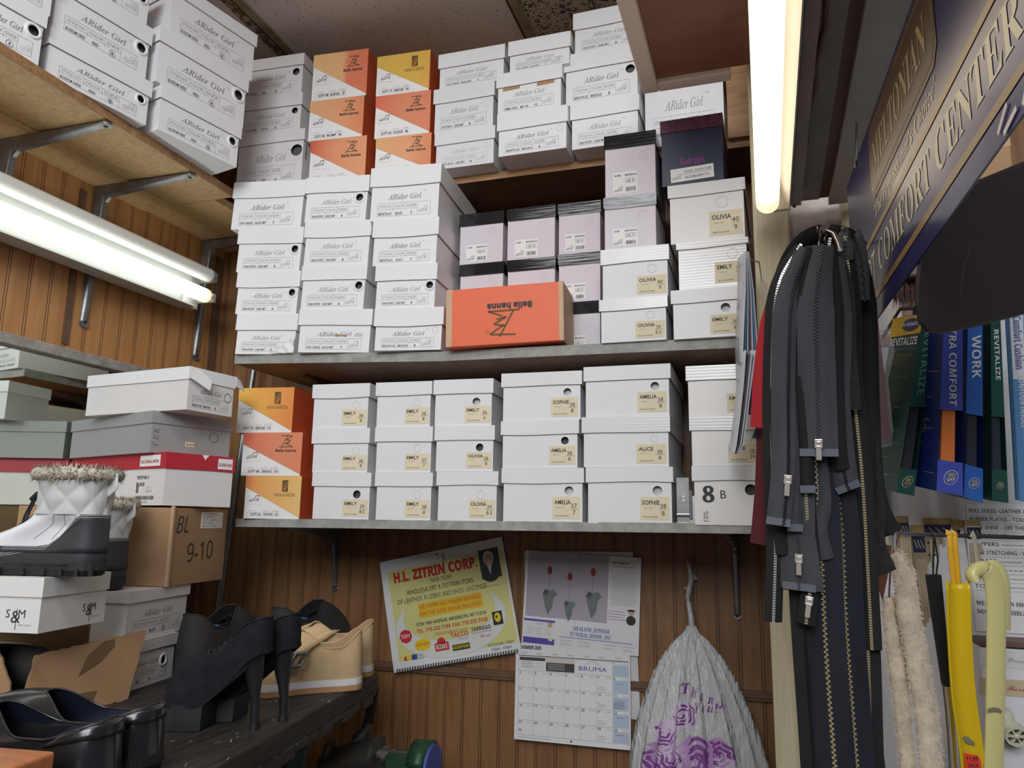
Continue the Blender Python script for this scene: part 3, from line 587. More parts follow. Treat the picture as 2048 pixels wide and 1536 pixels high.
low(0,[('marker',1384,1522,931,961,'white shoe box with hand-drawn black 8 and B, lowest shelf next to the post',dict(hole='hole',hx=.86,m='card_c')),
 ('emily',1379,1526,833,861,'white shoe box with scribbled cream sticker, on the box marked 8 B',em('ALICE','10','39',hole='ring',hx=.8,m='card_c')),
 ('emily',1372,1528,732,761,'white shoe box beside the red zipper, top of its stack, lowest shelf',em('EMILY','38','8',hole='hole',hx=.8,m='card_c'))],SY-.006,0)
# ---------------------------------------------------------------- top shelf
stack(4,[('rider',472,607,272,294,'white shoe box with black hole, lowest beside the orange boxes, top shelf corner',rd(('BLOSSOM','RED','9'),1,hole='hole')),
 ('rider',474,603,201,224,'white shoe box with black hole, second up in the top shelf corner',rd(('BLOSSOM','TAUPE','8'),1,hole='hole')),
 ('rider',472,606,125,147,'white shoe box with black hole, nearest the ceiling in the top shelf corner',rd(('CITY ROSE','RED','8'),1,hole='hole'))],TY-.08,TOPZ+.0005,0,group=GT,depth=.24,m='card_d')
stack(5,[('orange',619,732,282,0,'red-orange box with white triangle, lowest beside the white corner boxes, top shelf',og('flap_red','bella',('SOFT 88','SIRANO','7.5'))),
 ('orange',618,727,203,0,'peach-orange box, second up beside the white corner boxes, top shelf',og('flap_peach','bella',('SOFT 88','BUMP','6'))),
 ('orange',625,735,111,0,'torn two-tone orange box, topmost beside the white corner boxes, top shelf',og('flap_two','bella',('SOFT 88','BURNIA','7')))],TY-.065,TOPZ+.0005,0,group=GO,depth=.23)
stack(4,[('orange',750,862,277,0,'peach-orange box, lowest in the second orange column, top shelf',og('flap_peach','bella',('SOFT 88','SNAKE','7'))),
 ('orange',750,861,193,0,'salmon box with a nick in its flap, middle of second orange column, top shelf',og('flap_salmon','bella',('SOFT 20','ROSADP','6'))),
 ('orange',753,860,114,0,'mustard yellow box with white triangle, top of second orange column, top shelf',og('flap_mustard','anna',('SOFT 75','BEIGE','40')))],TY-.066,TOPZ+.0005,0,group=GO,depth=.23)
stack(1,[('rider',868,990,267,292,'white shoe box with glossy ribbed front, lowest beside the mustard column, top shelf',rd(('KW 5010','LEND M/T','8'),0,hole='ring',m='card_rib_v')),
 ('rider',866,989,180,208,'white shoe box with yellow-ringed hole beside the orange boxes, top shelf',rd(('KW 5010','LEND M/T','8'),1,hole='ring',m='card_rib_v')),
 ('rider',876,1010,110,137,'white shoe box nearest the ceiling beside the mustard box',rd(KW,1))],TY-.055,TOPZ+.0005,0,group=GT,depth=.225)
stack(0,[('rider',993.5,1136,230,262,'white shoe box with raised blank ring, lowest in the middle of the top shelf',rd(B2,2,hole='ring')),
 ('rider',992,1125,149,176,'white shoe box with brown tape under its lid, second up, top shelf',rd(('KMB 10HS','M/T 40','10'),1,tape=1)),
 ('rider',1016,1142,84,113,'white shoe box topmost above the taped box, under the dark ceiling tile',rd(KW,1))],TY-.075,TOPZ+.0005,0,group=GT,depth=.225)
stack(-1,[('rider',1140,1280,210,240,'white shoe box without a hole, lowest beside the hanging brown tray, top shelf',rd(NP,1)),
 ('rider',1128,1279,111,145,'white shoe box with black hole beside the hanging brown tray, top shelf',rd(B2,2,hole='hole')),
 ('rider',1146,1290,28,60,'white shoe box nearest the ceiling, partly behind the hanging brown tray',rd(NP,1))],TY-.06,TOPZ+.0005,0,group=GT,depth=.225)
stack(-1,[('rider',1286,1452,165,182,'white shoe box under the hanging brown tray, above the navy box',rd(('KW-100ND','BLACK M/T','7.5'),1,dy=.0))],TY-.02,TOPZ+.0005,0,group=GT,depth=.19)
# ---------------------------------------------------------------- boxes on the particle-board shelf
BS=('BLOSSOM SUEDE','RED','8')
def left_stack(bl,br,rows,yaw=78,z0=LZ+.0005,depth=.24):
    """bl, br: pixels of the lowest front edge; rows: (left x, right x, top-right y, lid-bottom y at right, label, opt)"""
    a=R(yaw); u=V((math.cos(a),math.sin(a),0)); n=V((-math.sin(a),math.cos(a),0)); A=onZ(bl[0],bl[1],z0); zf=z0
    for k,(pl,pr,pt,plb,label,opt) in enumerate(rows):
        opt=dict(opt); sh=opt.get('sh',0.)
        A2=A+n*sh
        L=onP(pl[0],pl[1],A2,n); Rr=onP(pr[0],pr[1],A2,n); T=onP(pt[0],pt[1],A2,n); B=onP(plb[0],plb[1],A2,n)
        s0=(L-A2).dot(u); s1=(Rr-A2).dot(u); P=A2+u*s0; P.z=zf; h=T.z-zf
        shoebox(P,a+R(opt.get('dy',0)),s1-s0,depth,h-.0006,T.z-B.z,'rider',label,GS,0,opt.get('m','card_a'),opt); zf=T.z
left_stack((315,256),(478,340),[((318,222),(480,310),(487,255),(485,279),'white shoe box lowest in the stack nearest the corner, particle-board shelf',rd(BS,3,hole='grommet',hx=.9)),
 ((313,130),(494,215),(501,159),(497,185),'white shoe box with black hole, middle of the stack nearest the corner, particle-board shelf',rd(BS,3,hole='grommet',hx=.9)),
 ((338,50),(511,125),(518,72),(515,95),'white shoe box topmost in the stack nearest the corner, particle-board shelf',rd(BS,3))],77)
left_stack((88,145),(292,265),[((95,105),(299,235),(313,170),(305,197),'white shoe box lowest in the second stack from the corner, particle-board shelf',rd(BS,3,hole='grommet',hx=.9)),
 ((108,10),(299,135),(315,63),(315,98),'white shoe box with creased front, middle of second stack from the corner, particle-board shelf',rd(BS,3,hole='grommet',hx=.9)),
 ((108,-60),(302,20),(305,-30),(305,-5),'white shoe box highest in the second stack from the corner, particle-board shelf',rd(BS,3,hole='grommet',hx=.9))],79)
left_stack((-80,50),(77,136),[((-80,0),(88,95),(104,33),(100,60),'white shoe box lowest in the third stack from the corner, particle-board shelf',rd(BS,3,hole='grommet',hx=.86)),
 ((-85,-50),(110,5),(115,-40),(115,-20),'white shoe box above the lowest one in the third stack from the corner',rd(BS,3))],79)
# ---------------------------------------------------------------- mirror, ledge, conduit on the side wall
mat('mirror',(.82,.88,.82),.03,1.); mat('ledge_paint',(.40,.36,.33),.6,var=.45,vscale=30,bump=.3); mat('conduit',(.36,.37,.37),.35,.85,var=.25,vscale=25)
la=onX(0,676,XL); lb=onX(292,741,XL)
e=empty('wall_mirror',(XL,1.0,1.0),'wall mirror behind the grey and red-lidded boxes, dirty pale ledge on top','mirror')
q=MB(); q.box((XL,.2,1.0),(XL+.004,1.62,la.z-.012),'mirror'); sub(q,'glass',e)
q=MB(); q.box((XL,.2,la.z-.013),(XL+.022,1.66,la.z+.010),'ledge_paint'); q.box((XL,1.62,1.0),(XL+.014,1.645,la.z-.013),'ledge_paint'); sub(q,'frame',e,bevel=.002)
q=MB(); a=onY(508,735,1.72); b=onY(440,1190,1.72); dd=(a-b).normalized(); pts=[b-dd*(b.z/dd.z-.002),b,a,a+dd*.12]
q.tube(pts,.0085,'conduit',12); tag(q.build('metal_conduit'),'leaning grey metal conduit in the room corner beside the orange boxes','pipe')
# ---------------------------------------------------------------- bench
BZ=.95; BA=R(99.2); bu=V((math.cos(BA),math.sin(BA),0)); bn=V((-bu.y,bu.x,0))
BC=onZ(757,1347,BZ)
wood_mat('bench_wood',(.050,.040,.036),(.010,.008,.007),(22,2.2,22),.6,3.2)
mat('bench_paint',(.55,.53,.5),.6); mat('bench_rim',(.030,.026,.025),.5,var=.5,vscale=40,bump=.6)
mat('green_iron',(.03,.075,.065),.45,.3,var=.5,vscale=20,bump=.3); mat('black_rubber',(.012,.012,.013),.5,bump=.4)
e=empty('work_bench',(BC.x-.3,.9,0),'dark scarred wooden work bench with green iron legs carrying shoes and cartons','work bench')
q=MB(); far=BC; near=BC-bu*1.25; th=.036
def inx(p): t=(XL+.004-p.x)/bn.x; return p+bn*t
n=14; rim=[]
pts=[far,V((XL+.004,1.66,BZ)),V((XL+.004,.0,BZ)),V((near.x,near.y,BZ))]
q.prism([V((p.x,p.y,BZ-th)) for p in pts],(0,0,th),'bench_wood'); sub(q,'top',e,bevel=.004)
q=MB()
for k in range(26):     # chipped rim pieces along the front edge
    p=far-bu*(.03+k*.046+random.uniform(-.02,.02)); hh=random.uniform(.004,.022); q.box((-.004,-random.uniform(.02,.05),-hh),(.003,random.uniform(.01,.04),.0),'bench_rim',Matrix.Translation(p+V((0,0,-th+.004)))@Matrix.Rotation(BA-math.pi/2,4,'Z'))
sub(q,'apron',e,bevel=.003)
q=MB()
for k in range(60):
    p=far-bu*random.uniform(.02,.7)+bn*random.uniform(.0,.18); a=random.uniform(.004,.016); an=BA+random.uniform(-.4,.4); dv=V((math.cos(an),math.sin(an),0))*a
    if k%3: q.line(p+V((0,0,.0006)),p+dv+V((0,0,.0006)),random.uniform(.0006,.0018),'bench_paint',(0,0,1))
w_=sub(q,'paint_fleck',e); w_['kind']='stuff'
lp=onZ(605,1440,BZ-th); lp2=V((lp.x,lp.y,0))
for dx,nm in ((0,0),(.75,1)):
    q=MB(); p=lp2-bu*dx+bn*.01
    q.tube([p+V((0,0,BZ-th)),p+V((0,0,BZ-.10)),p+V((0,0,.55)),p+V((0,0,.02))],[(.045,.03),(.022,.018),(.019,.016),(.03,.025)],'green_iron',14); q.box((-.05,-.07,0),(.05,.07,.02),'green_iron',Matrix.Translation(p)); sub(q,'leg',e)
# ---------------------------------------------------------------- boxes standing against the mirror
def corner_frame(cx,ym,Yc,al):
    a=R(al); u=V((math.cos(a),math.sin(a),0)); n=V((-u.y,u.x,0)); return onY(cx,ym,Yc),a,u,n
def corner_box(cx,yt,yb,xr,L,Yc,al,yl,zb,m,lid,label,extra=None,name='shoe_box',cat='shoe box',xl=None,lw=None):
    P,a,u,n=corner_frame(cx,(yt+yb)/2,Yc,al); zt=onP(cx,yt,P,n).z; zl=onP(cx,yl,P,n).z if yl else zt; wd=lw or (onP(xr,(yt+yb)/2,P,n)-P).dot(u)
    P.z=zb; h=zt-zb; lh=zt-zl; e=empty(name,P,label,cat,'boxes stacked on the bench',a)
    q=MB(); body_shell(q,wd,L,h-.003,m,None,.0025)
    if extra: extra(q,wd,L,h,h-lh,e)
    q.build('body',e)
    if yl: lid_mesh(wd,L,h,lh,lid,.0012).build('lid',e)
    return P,u,n,wd,h,zt,e
# printed white boxes straight on the bench
A=onZ(261,1384,BZ); a1=R(100.6); u1=V((math.cos(a1),math.sin(a1),0)); n1=V((-u1.y,u1.x,0))
z1=onP(355,1263,A,n1).z; z2=1.122
def bench_white(xl,xr,ym,zb,zt,zlid,label,opt,sh):
    A2=A+n1*sh; s1=(onP(xr,ym,A2,n1)-A2).dot(u1); s0=max((onP(xl,ym,A2,n1)-A2).dot(u1),s1-.20); P=A2+u1*s0; P.z=zb
    return shoebox(P,a1,s1-s0,.25,zt-zb-.0006,zt-zlid,'rider',label,'boxes stacked on the bench',0,'card_d',opt)
bench_white(200,353,1310,BZ+.0005,z1,onP(353,1287,A,n1).z,'white shoe box with white-rimmed hole, standing on the bench behind the torn carton',rd(('BENITA','M/T','8'),2,hole='grommet',hx=.80,hz=.62),0)
bench_white(205,377,1220,z1,z2,onP(378,1189,A,n1).z,'white shoe box with a felt-pen dash, under the brown 9-10 carton',rd(('ROUND','BLACK','9'),3),.004)
# brown carton marked BL 9-10
def x_kraft(q,wd,L,h,hb,e):
    y=.0025
    q.text('BL',(wd*.09,y,h*.66),V((1,0,.03)),Z,h*.30,'ink','sansi','L'); q.text('9-10',(wd*.30,y,h*.28),V((1,0,.05)),Z,h*.34,'ink','sansi','L')
    s=MB(); s.box((wd*.50,y-.0006,h*.72),(wd*.90,y,h*.94),'label_white')
    for k in range(5): s.text(('AL-F108-GRN','Item: SNOW BOOTS','QTY: 12   BLACK','N.W: 8.0KG','MADE IN CHINA')[k],(wd*.52,y-.0006,h*(.90-.04*k)),X,Z,h*.035,'ink_grey','sans',fit=wd*(.2 if k%2 else .26))
    s.build('address_label',e)
    for zz in (.0,): q.box((-.002,-.002,0),(.004,.004,h),'kraft_torn')
YC=1.22
corner_box(341,1012,1168,453,.33,YC,101,None,z2+.0005,'kraft','kraft','brown cardboard carton with handwritten BL 9-10, beside the snow boots',x_kraft,'cardboard_carton','carton')
# red-lidded white boot box
def x_red(q,wd,L,h,hb,e):
    x=.0025-.0004; lf=V((0,-1,0))
    o=lambda s,z: (x,L*s,z)
    for k,(t,sz) in enumerate((('TOTY16-1',.095),('BLACK',.095))): q.text(t,(x,L*.27,h*(.50-.13*k)),lf,Z,h*sz,'ink','sansb')
    q.text('8',(x,L*.27,h*.24),lf,Z,h*.18,'ink','sansb'); q.text('US  8',(x,L*.17,h*.32),lf,Z,h*.06,'ink_grey','sans'); q.text('EUR 39',(x,L*.17,h*.25),lf,Z,h*.06,'ink_grey','sans')
    yy=L*.275
    while yy>L*.09:
        b=random.choice((.001,.0016,.0024)); q.quad((x-.0004,yy,h*.11),(x-.0004,yy-b,h*.11),(x-.0004,yy-b,h*.18),(x-.0004,yy,h*.18),'ink'); yy-=b+.0018
    q.text('MADE IN CHINA',(x,L*.26,h*.04),lf,Z,h*.055,'ink_grey','sans')
def finish_red(e,wd,L,h):
    s=MB(); z0,z1=h*.745,h*.955; t=.0005
    s.box((wd*.74,-t,z0),(wd*.96,0,z1),'label_white'); s.text('GLOBALWIN',(wd*.75,-t,z0+h*.06),X,Z,h*.085,'ink_red','sansb',fit=wd*.20)
    s.build('brand_sticker',e)
    s=MB(); s.box((-t,.02,z0),(0,.095,z1),'label_white'); s.text('GLOBALWIN',(-t,.09,z0+h*.06),V((0,-1,0)),Z,h*.085,'ink_red','sansb',fit=.065); s.build('brand_sticker',e)
    s=MB(); s.prism([V((wd*.50,-t,h)),V((wd*.545,-t,h*.90)),V((wd*.60,-t,h))],(0,t,0),'label_white'); s.build('torn_nick',e)
r_=corner_box(328.5,903,1010,468,.388,YC,72,936,z2+.1525,'card_d','red_lid','white boot box with red lid on the brown 9-10 carton',x_red)
ZB=r_[0].z; finish_red(r_[6],r_[3],r_[1].z or .388,r_[4])
zr=r_[5]
def x_grey(q,wd,L,h,hb,e):
    ring(q,(wd*.77,hb*.72),.011,'steel_dark',.0018,.002); s=MB(); s.box((wd*.42,.0018,hb*.30),(wd*.53,.0025,hb*.48),'label_cream'); s.text('BLACK',(wd*.43,.0018,hb*.35),X,Z,hb*.09,'ink','sans',fit=wd*.09); s.build('colour_sticker',e)
    for k in range(3): q.text('TEK'[k],(wd*.10,.0025,hb*(.22+.22*k)),Z,-X,hb*.25,'steel_dark','ital')
g_=corner_box(302,820,905,465,.340,YC,72,845,zr,'grey_card','grey_card','plain grey shoe box on the red-lidded box',x_grey)
zg=g_[5]
def x_torn(q,wd,L,h,hb,e):
    print_rider(q,wd,hb,B2,2,.0025); ring(q,(wd*.86,hb*.62),.010,'steel_dark',.0014,.002)
w_=corner_box(376,731,823,471,.30,YC,83,757,zg,'card_d','card_a','white shoe box with a torn lid corner, topmost on the grey box',x_torn)
P,u_,n_,wd_,h_,zt_,e_=w_
q=MB(); f=V((0,0,h_))   # the flap torn loose at the lid corner
z0=h_-.028
q.add([(0,-.001,h_),(.0,-.004,z0+.004),(.040,-.016,z0-.016),(.046,-.014,z0+.004),(.022,-.005,h_-.004)],[(0,1,2,3,4)],'card_a'); q.build('torn_flap',e_,solid=.0012)
q=MB(); q.add([(wd_,0,h_),(wd_,0,h_-.020),(wd_+.030,.004,h_-.026),(wd_+.026,.012,h_-.004)],[(0,1,2,3)],'card_a'); q.build('loose_flap',e_,solid=.0012)
# S&M box
def x_sm(q,wd,L,h,hb,e):
    for fr,o,ex in (((0),V((wd*.62,.0025,hb*.42)),X),((1),V((.0025,.056,hb*.42)),V((0,-1,0)))):
        q.text('S',o,ex,Z,hb*.33,'ink','serif'); q.text('&',o+ex*hb*.17+V((0,0,-hb*.14)),ex,Z,hb*.50,'ink','ital'); q.text('M',o+ex*hb*.40,ex,Z,hb*.33,'ink','serif')
        p=o+ex*hb*.34; nn=(ex.cross(Z)); q.line(p+V((0,0,hb*.25))+nn*.0006,p+V((0,0,-hb*.33))+nn*.0006,.001,'ink',nn)
        q.text('shoes & more',o+ex*hb*.42+V((0,0,-hb*.22)),ex,Z,hb*.07,'ink_grey','sansi'); 
SMY=.885
sm=corner_box(82,1156,1273,215,.30,SMY,101,1196,onY(74,1268,SMY).z,'card_c','card_c','cream shoe box with black monogram under the snow boots',x_sm)
zsm=sm[5]; smz=sm[0].z
# torn open carton under it
e=empty('cardboard_carton',(-1.2,.98,BZ),'torn open brown carton on the bench with a dark shoe inside','carton','boxes stacked on the bench')
q=MB()
fb=[onZ(33,1455,BZ+.001),onZ(256,1398,BZ+.001)]; un=(fb[1]-fb[0]).normalized(); nn=V((-un.y,un.x,0))
t0_=onP(72,1310,fb[0]+nn*.018,nn); pn_=(fb[1]-fb[0]).cross(t0_-fb[0]).normalized(); top=[t0_,onP(293,1259,fb[0],pn_)]
def panel(q,pts,t,m,edge,jag=.003,nn=None):
    """cardboard sheet with torn edges"""
    P=[]
    for a,b in zip(pts,pts[1:]+pts[:1]):
        k=max(2,int((b-a).length/.009))
        for i in range(k): p=a.lerp(b,i/k); P.append(p if i==0 else p+(b-a).normalized().cross(nn)*random.uniform(-jag,jag))
    q.prism(P,nn*t,m)
    q.loft([P,[p+nn*t for p in P]],edge,False)
pn_=pn_ if pn_.dot(nn)>0 else -pn_
panel(q,[fb[0],fb[1],top[1],top[0]],.004,'kraft','kraft_torn',.0016,pn_)
fq=lambda u,v: fb[0].lerp(fb[1],u).lerp(top[0].lerp(top[1],u),v)-pn_*.0009
q.poly([fq(*p) for p in ((.42,.52),(.60,.66),(.70,.86),(.68,.97),(.58,.97),(.46,.80))][::-1],'kraft_tape'); q.poly([fq(*p) for p in ((.30,.12),(.44,.0),(.62,.08),(.64,.24),(.50,.26),(.38,.22))][::-1],'kraft_tape')
sub(q,'torn_side',e)
cw=.30; B0=fb[0]+nn*.006; CL=.150; CH=smz-BZ-.0008
q=MB(); panel(q,[B0+V((0,0,.0)),B0+nn*cw,B0+nn*cw+V((0,0,CH)),B0+nn*.06+V((0,0,CH-.01)),B0+nn*.015+V((0,0,.06))],.003,'kraft','kraft_torn',.002,-un); 
p0=onP(27,1318,B0-un*.004,un); sub(q,'front_side',e)
q=MB(); c2=B0+un*(CL+.003)+nn*.045; panel(q,[c2,c2+nn*(cw-.045),c2+nn*(cw-.045)+V((0,0,CH)),c2+V((0,0,CH))],.003,'kraft','kraft_torn',.001,un); bk=B0+nn*cw; panel(q,[bk,bk+un*CL,bk+un*CL+V((0,0,CH)),bk+V((0,0,CH))],.003,'kraft','kraft_torn',.001,nn); q.prism([B0+V((0,0,.001)),B0+un*CL+V((0,0,.001)),B0+un*CL+nn*cw+V((0,0,.001)),B0+nn*cw+V((0,0,.001))],(0,0,.003),'kraft'); sub(q,'inner_side',e)

# ---------------------------------------------------------------- footwear
mat('suede_black',(.011,.012,.015),.85,var=.35,vscale=40,bump=.5,bscale=350,spec=.15,col2=(.018,.020,.024)); mat('heel_black',(.012,.012,.014),.45); mat('platform_black',(.018,.019,.021),.6)
mat('leather_shiny',(.014,.014,.016),.24,bump=.25,bscale=70,coat=.35); mat('lining_navy',(.008,.012,.025),.6); mat('lining_dark',(.018,.017,.017),.8)
mat('suede_beige',(.60,.42,.23),.8,var=.16,vscale=26,bump=.4,bscale=120); mat('lining_tan',(.40,.26,.14),.75); mat('insole_grey',(.13,.14,.13),.8); mat('white_rubber',(.70,.70,.72),.45); mat('gum_rubber',(.45,.25,.11),.6)
mat('nubuck_dark',(.030,.027,.025),.8,var=.4,vscale=30,bump=.4); mat('tag_blue',(.10,.25,.55),.5)
mat('boot_white',(.78,.79,.83),.38,var=.03,vscale=20); mat('boot_quilt',(.62,.62,.62),.5,var=.08,vscale=40); mat('boot_black',(.035,.037,.042),.55); mat('boot_sole',(.016,.016,.018),.6,bump=.3); mat('stitch',(.55,.55,.55),.6)
mat('fur',(.62,.58,.47),.95,var=.5,vscale=60,col2=(.30,.27,.22)); mat('fur_tip',(.06,.05,.045),.95); mat('cord',(.012,.012,.014),.55); mat('nylon_black',(.02,.02,.024),.4)
def wprof(t,toe=1.):
    """half width along the foot (0 heel, 1 toe)"""
    K=[(0,0),(.015,.35),(.06,.62),(.16,.74),(.32,.70),(.48,.74),(.64,.93),(.74,1.),(.84,.95),(.92,.78*toe),(.97,.52*toe),(.992,.26*toe),(1,0)]
    for (a,x),(b,y) in zip(K,K[1:]):
        if t<=b: f=(t-a)/(b-a); return x+(y-x)*f
    return 0
def smooth(a,b,x): t=max(0,min(1,(x-a)/(b-a))); return t*t*(3-2*t)
def shoe(root,L,Wd,opening,top,zbase,mats,toeh,sole=None,rows=10,bulge=.0,toe=1.,names=('upper','lining','sole'),sole_t=.006,thick=.0025):
    """opening(t)->(half width of mouth), from x0 to x1; top(x)->z of topline; heel at x=0, toe +x.
       opening=(x0,x1,half,round)"""
    N=56; x0,x1,hw=opening; base=[];mouth=[]
    for k in range(N):
        th=2*math.pi*k/N; t=.5-.5*math.cos(th); s=1 if th<math.pi else -1
        x=L*t; y=s*Wd*wprof(t,toe); base.append(V((x,y,zbase(x))))
        xm=x0+(x1-x0)*t; ym=s*hw*(math.sin(th/1 if th<math.pi else 2*math.pi-th)**.8)*(1 if t<.6 else 1-.35*smooth(.6,1,t)); mouth.append(V((xm,ym,top(xm))))
    up=MB(); rings=[]
    for i in range(rows+1):
        f=i/rows; ring_=[]
        for b,m in zip(base,mouth):
            t=b.x/L; wf=smooth(.55,.95,t)
            c=V((b.x*(1-.10*wf)+m.x*.10*wf+bulge*0,b.y*1.06*(1-.25*wf)+m.y*.25*wf,b.z+(m.z-b.z)*.55*(1-wf)+toeh*1.35*wf))
            p=b*(1-f)**2+c*2*f*(1-f)+m*f*f; ring_.append(p)
        rings.append(ring_)
    up.loft(rings,mats[0],close=True); up.tube(mouth+mouth[:1],thick*.6,mats[0],6,False); up.build(names[0],root)
    li=MB(); inner=[]
    for i in range(5):
        f=i/4; ring_=[]
        for b,m in zip(base,mouth):
            q=V((b.x*.90+L*.05,b.y*.84,b.z+.006)); mm=V((m.x*.985+.002,m.y*.95,m.z-.0006)); ring_.append(mm.lerp(q,f))
        inner.append(ring_)
    li.loft(inner[::-1],mats[1]); li.add([tuple(p) for p in inner[-1]],[tuple(range(N))],mats[3] if len(mats)>3 else mats[1]); li.build(names[1],root)
    so=MB(); o=[V((L*.5+(b.x-L*.5)*1.012,b.y*1.04,b.z+.001)) for b in base]; lo=[p-V((0,0,sole_t+.001)) for p in o]
    so.loft([lo,o],mats[2],smooth=False); so.add(lo,[tuple(range(N))[::-1]],mats[2]); so.add(o,[tuple(range(N))],mats[2]); so.build(names[2],root)
    return base,mouth,rings
# black platform stiletto ankle pumps
def pump(heel,toe,label):
    d=(toe-heel); heel=heel-d.normalized()*.019; L=d.length+.019; a=math.atan2(d.y,d.x); e=empty('platform_pump',(heel.x,heel.y,BZ),label,'shoe','pair of black stiletto pumps',a)
    HH=.106; PH=.030
    zb=lambda x: PH+.006+(HH-PH)*(1-smooth(.04*L,.66*L,x)*1.0) if x<.7*L else PH+.006
    tp=lambda x: HH+.052-.006*smooth(0,.25*L,x)-.050*smooth(.15*L,.60*L,x)
    base,mouth,rings=shoe(e,L,.031,(.004,.60*L,.022),tp,zb,('suede_black','lining_dark','suede_black'),.058,sole_t=.004,toe=1.3)
    q=MB(); o=[V((b.x*1.0+.003,b.y*1.05,PH+.006)) for b in base if b.x>.50*L]; o=sorted(o,key=lambda p:math.atan2(p.y,p.x-L*.72))
    lo=[V((L*.74+(p.x-L*.74)*.93,p.y*.94,0.001)) for p in o]; q.loft([lo,o],'platform_black',smooth=False); q.add(lo,[tuple(range(len(lo)))[::-1]],'platform_black'); q.add(o,[tuple(range(len(o)))],'platform_black'); q.build('platform',e)
    q=MB(); H=[(.030,.0,HH-.002,.019,.021),(.025,0,HH-.026,.014,.015),(.022,0,HH-.055,.0085,.009),(.020,0,.035,.0068,.0068),(.019,0,.008,.0065,.0062)]
    q.tube([V((x,y,z)) for x,y,z,_,_ in H],[(r2,r1) for *_,r1,r2 in H],'heel_black',14); q.build('heel',e)
    q=MB(); q.tube([(.019,0,.008),(.019,0,.0005)],[.0075,.008],'heel_black',12); q.build('heel_tip',e)
    q=MB()   # lace line down the front opening
    for k in range(5):
        t=.40+.05*k; x=L*t; q.tube([(x,-.012,tp(x)+.002),(x+.004,0,tp(x)+.005),(x,.012,tp(x)+.002)],.0016,'cord',6,smooth=True)
    q.build('laces',e)
    q=MB(); q.box((L*.30,-.008,tp(L*.34)-.035),(L*.42,.008,tp(L*.34)-.033),'tag_blue'); q.build('price_tag',e)
ht=onZ(508,1458,BZ); tt=onZ(322,1452,BZ)
pump(ht,V((-.885,.978,0)).to_3d() if 0 else V((-.852,.984,BZ)),'black suede platform stiletto pump nearest the bench edge')
pump(onZ(566,1441,BZ),V((-.842,1.050,BZ)),'black suede stiletto pump behind the nearer one, beside the beige clogs')
# beige buckled clogs
def clog(heel,toe,label,buckle=True):
    d=toe-heel; L=d.length; a=math.atan2(d.y,d.x); e=empty('suede_clog',(heel.x,heel.y,BZ),label,'shoe','pair of beige suede clogs',a)
    S=.020
    tp=lambda x: S+.085-.030*smooth(.0,.22*L,x)+.028*smooth(.30*L,.52*L,x)-.012*smooth(.5*L,.62*L,x)
    base,mouth,rings=shoe(e,L,.046,(.004,.60*L,.034),tp,lambda x:S,('suede_beige','lining_tan','white_rubber','insole_grey'),.048,sole_t=.010)
    q=MB(); o=[V((L*.5+(b.x-L*.5)*1.015,b.y*1.045,S-.010)) for b in base]; lo=[V((p.x,p.y,.0005 if p.x<.8*L else .0005+.008*smooth(.8*L,L,p.x))) for p in o]
    q.loft([lo,o],'gum_rubber',smooth=False); q.add(lo,[tuple(range(len(lo)))[::-1]],'gum_rubber'); q.build('outsole',e)
    q=MB()
    rg=lambda k,i: rings[i][k]
    # strap with buckle across the instep on the outer side (both sides get the strap)
    for s in (1,):
        ks=[k for k in range(56) if (base[k].y>0)==(s>0) and .60*L<base[k].x<.70*L]
        if not ks: continue
        k=ks[len(ks)//2]; path=[rings[i][k]*1.0+V((0,s*.006,.004)) for i in range(2,11)]
        vs_=[];w=.015
        for p in path: vs_+=[p-V((w,0,0)),p+V((w,0,0))]
        q.add(vs_,[(2*i,2*i+1,2*i+3,2*i+2) for i in range(len(path)-1)],'suede_beige',True)
        b=MB(); p=path[2]; pts=[p+V((-.021,s*.004,-.004)),p+V((.021,s*.004,-.004)),path[4]+V((.019,s*.006,.004)),path[4]+V((-.019,s*.006,.004))]; b.tube(pts+pts[:1],.0032,'steel_dark',8); b.tube([p+V((0,s*.005,-.004)),path[3]+V((0,s*.007,.001)),path[4]+V((0,s*.007,.004))],.0026,'steel_dark',6); b.build('buckle',e)
    q.build('strap',e,solid=.004)
c1=onZ(722,1373,BZ); dv=V((-.75,-.66,0)).normalized()
clog(c1,c1+dv*.225,'beige suede clog with buckle, toe hidden behind the stiletto heels')
c2=onZ(757,1344,BZ); clog(V((c2.x-.002,c2.y-.022,BZ)),V((c2.x-.002,c2.y-.022,BZ))+V((-.75,-.66,0)).normalized()*.225,'beige suede clog at the bench corner behind the other clog')
# dark casual shoes behind the pumps
def casual(heel,ang,label):
    e=empty('casual_shoe',heel,label,'shoe','pair of dark casual shoes',ang); L=.25; S=.024
    tp=lambda x: S+.100-.030*smooth(.02*L,.25*L,x)+.034*smooth(.34*L,.58*L,x)
    shoe(e,L,.048,(.006,.60*L,.032),tp,lambda x:S,('nubuck_dark','lining_dark','black_rubber'),.055,sole_t=.023)
    q=MB()
    for k in range(5):
        x=L*(.56+.045*k); z=S+.082-.062*(k/5); q.tube([(x-.006,-.022,z-.008),(x,0,z+.004),(x-.006,.022,z-.008)],.0026,'cord',6)
    q.build('laces',e)
    q=MB(); q.box((L*.28,-.012,S+.07),(L*.36,.004,S+.072),'tag_blue'); q.build('price_tag',e)
casual((-1.035,1.225,BZ),R(94),'dark nubuck casual shoe behind the stiletto pump, heel towards the bench edge')
casual((-.965,1.40,BZ),R(84),'dark nubuck casual shoe farther back against the panelled wall')
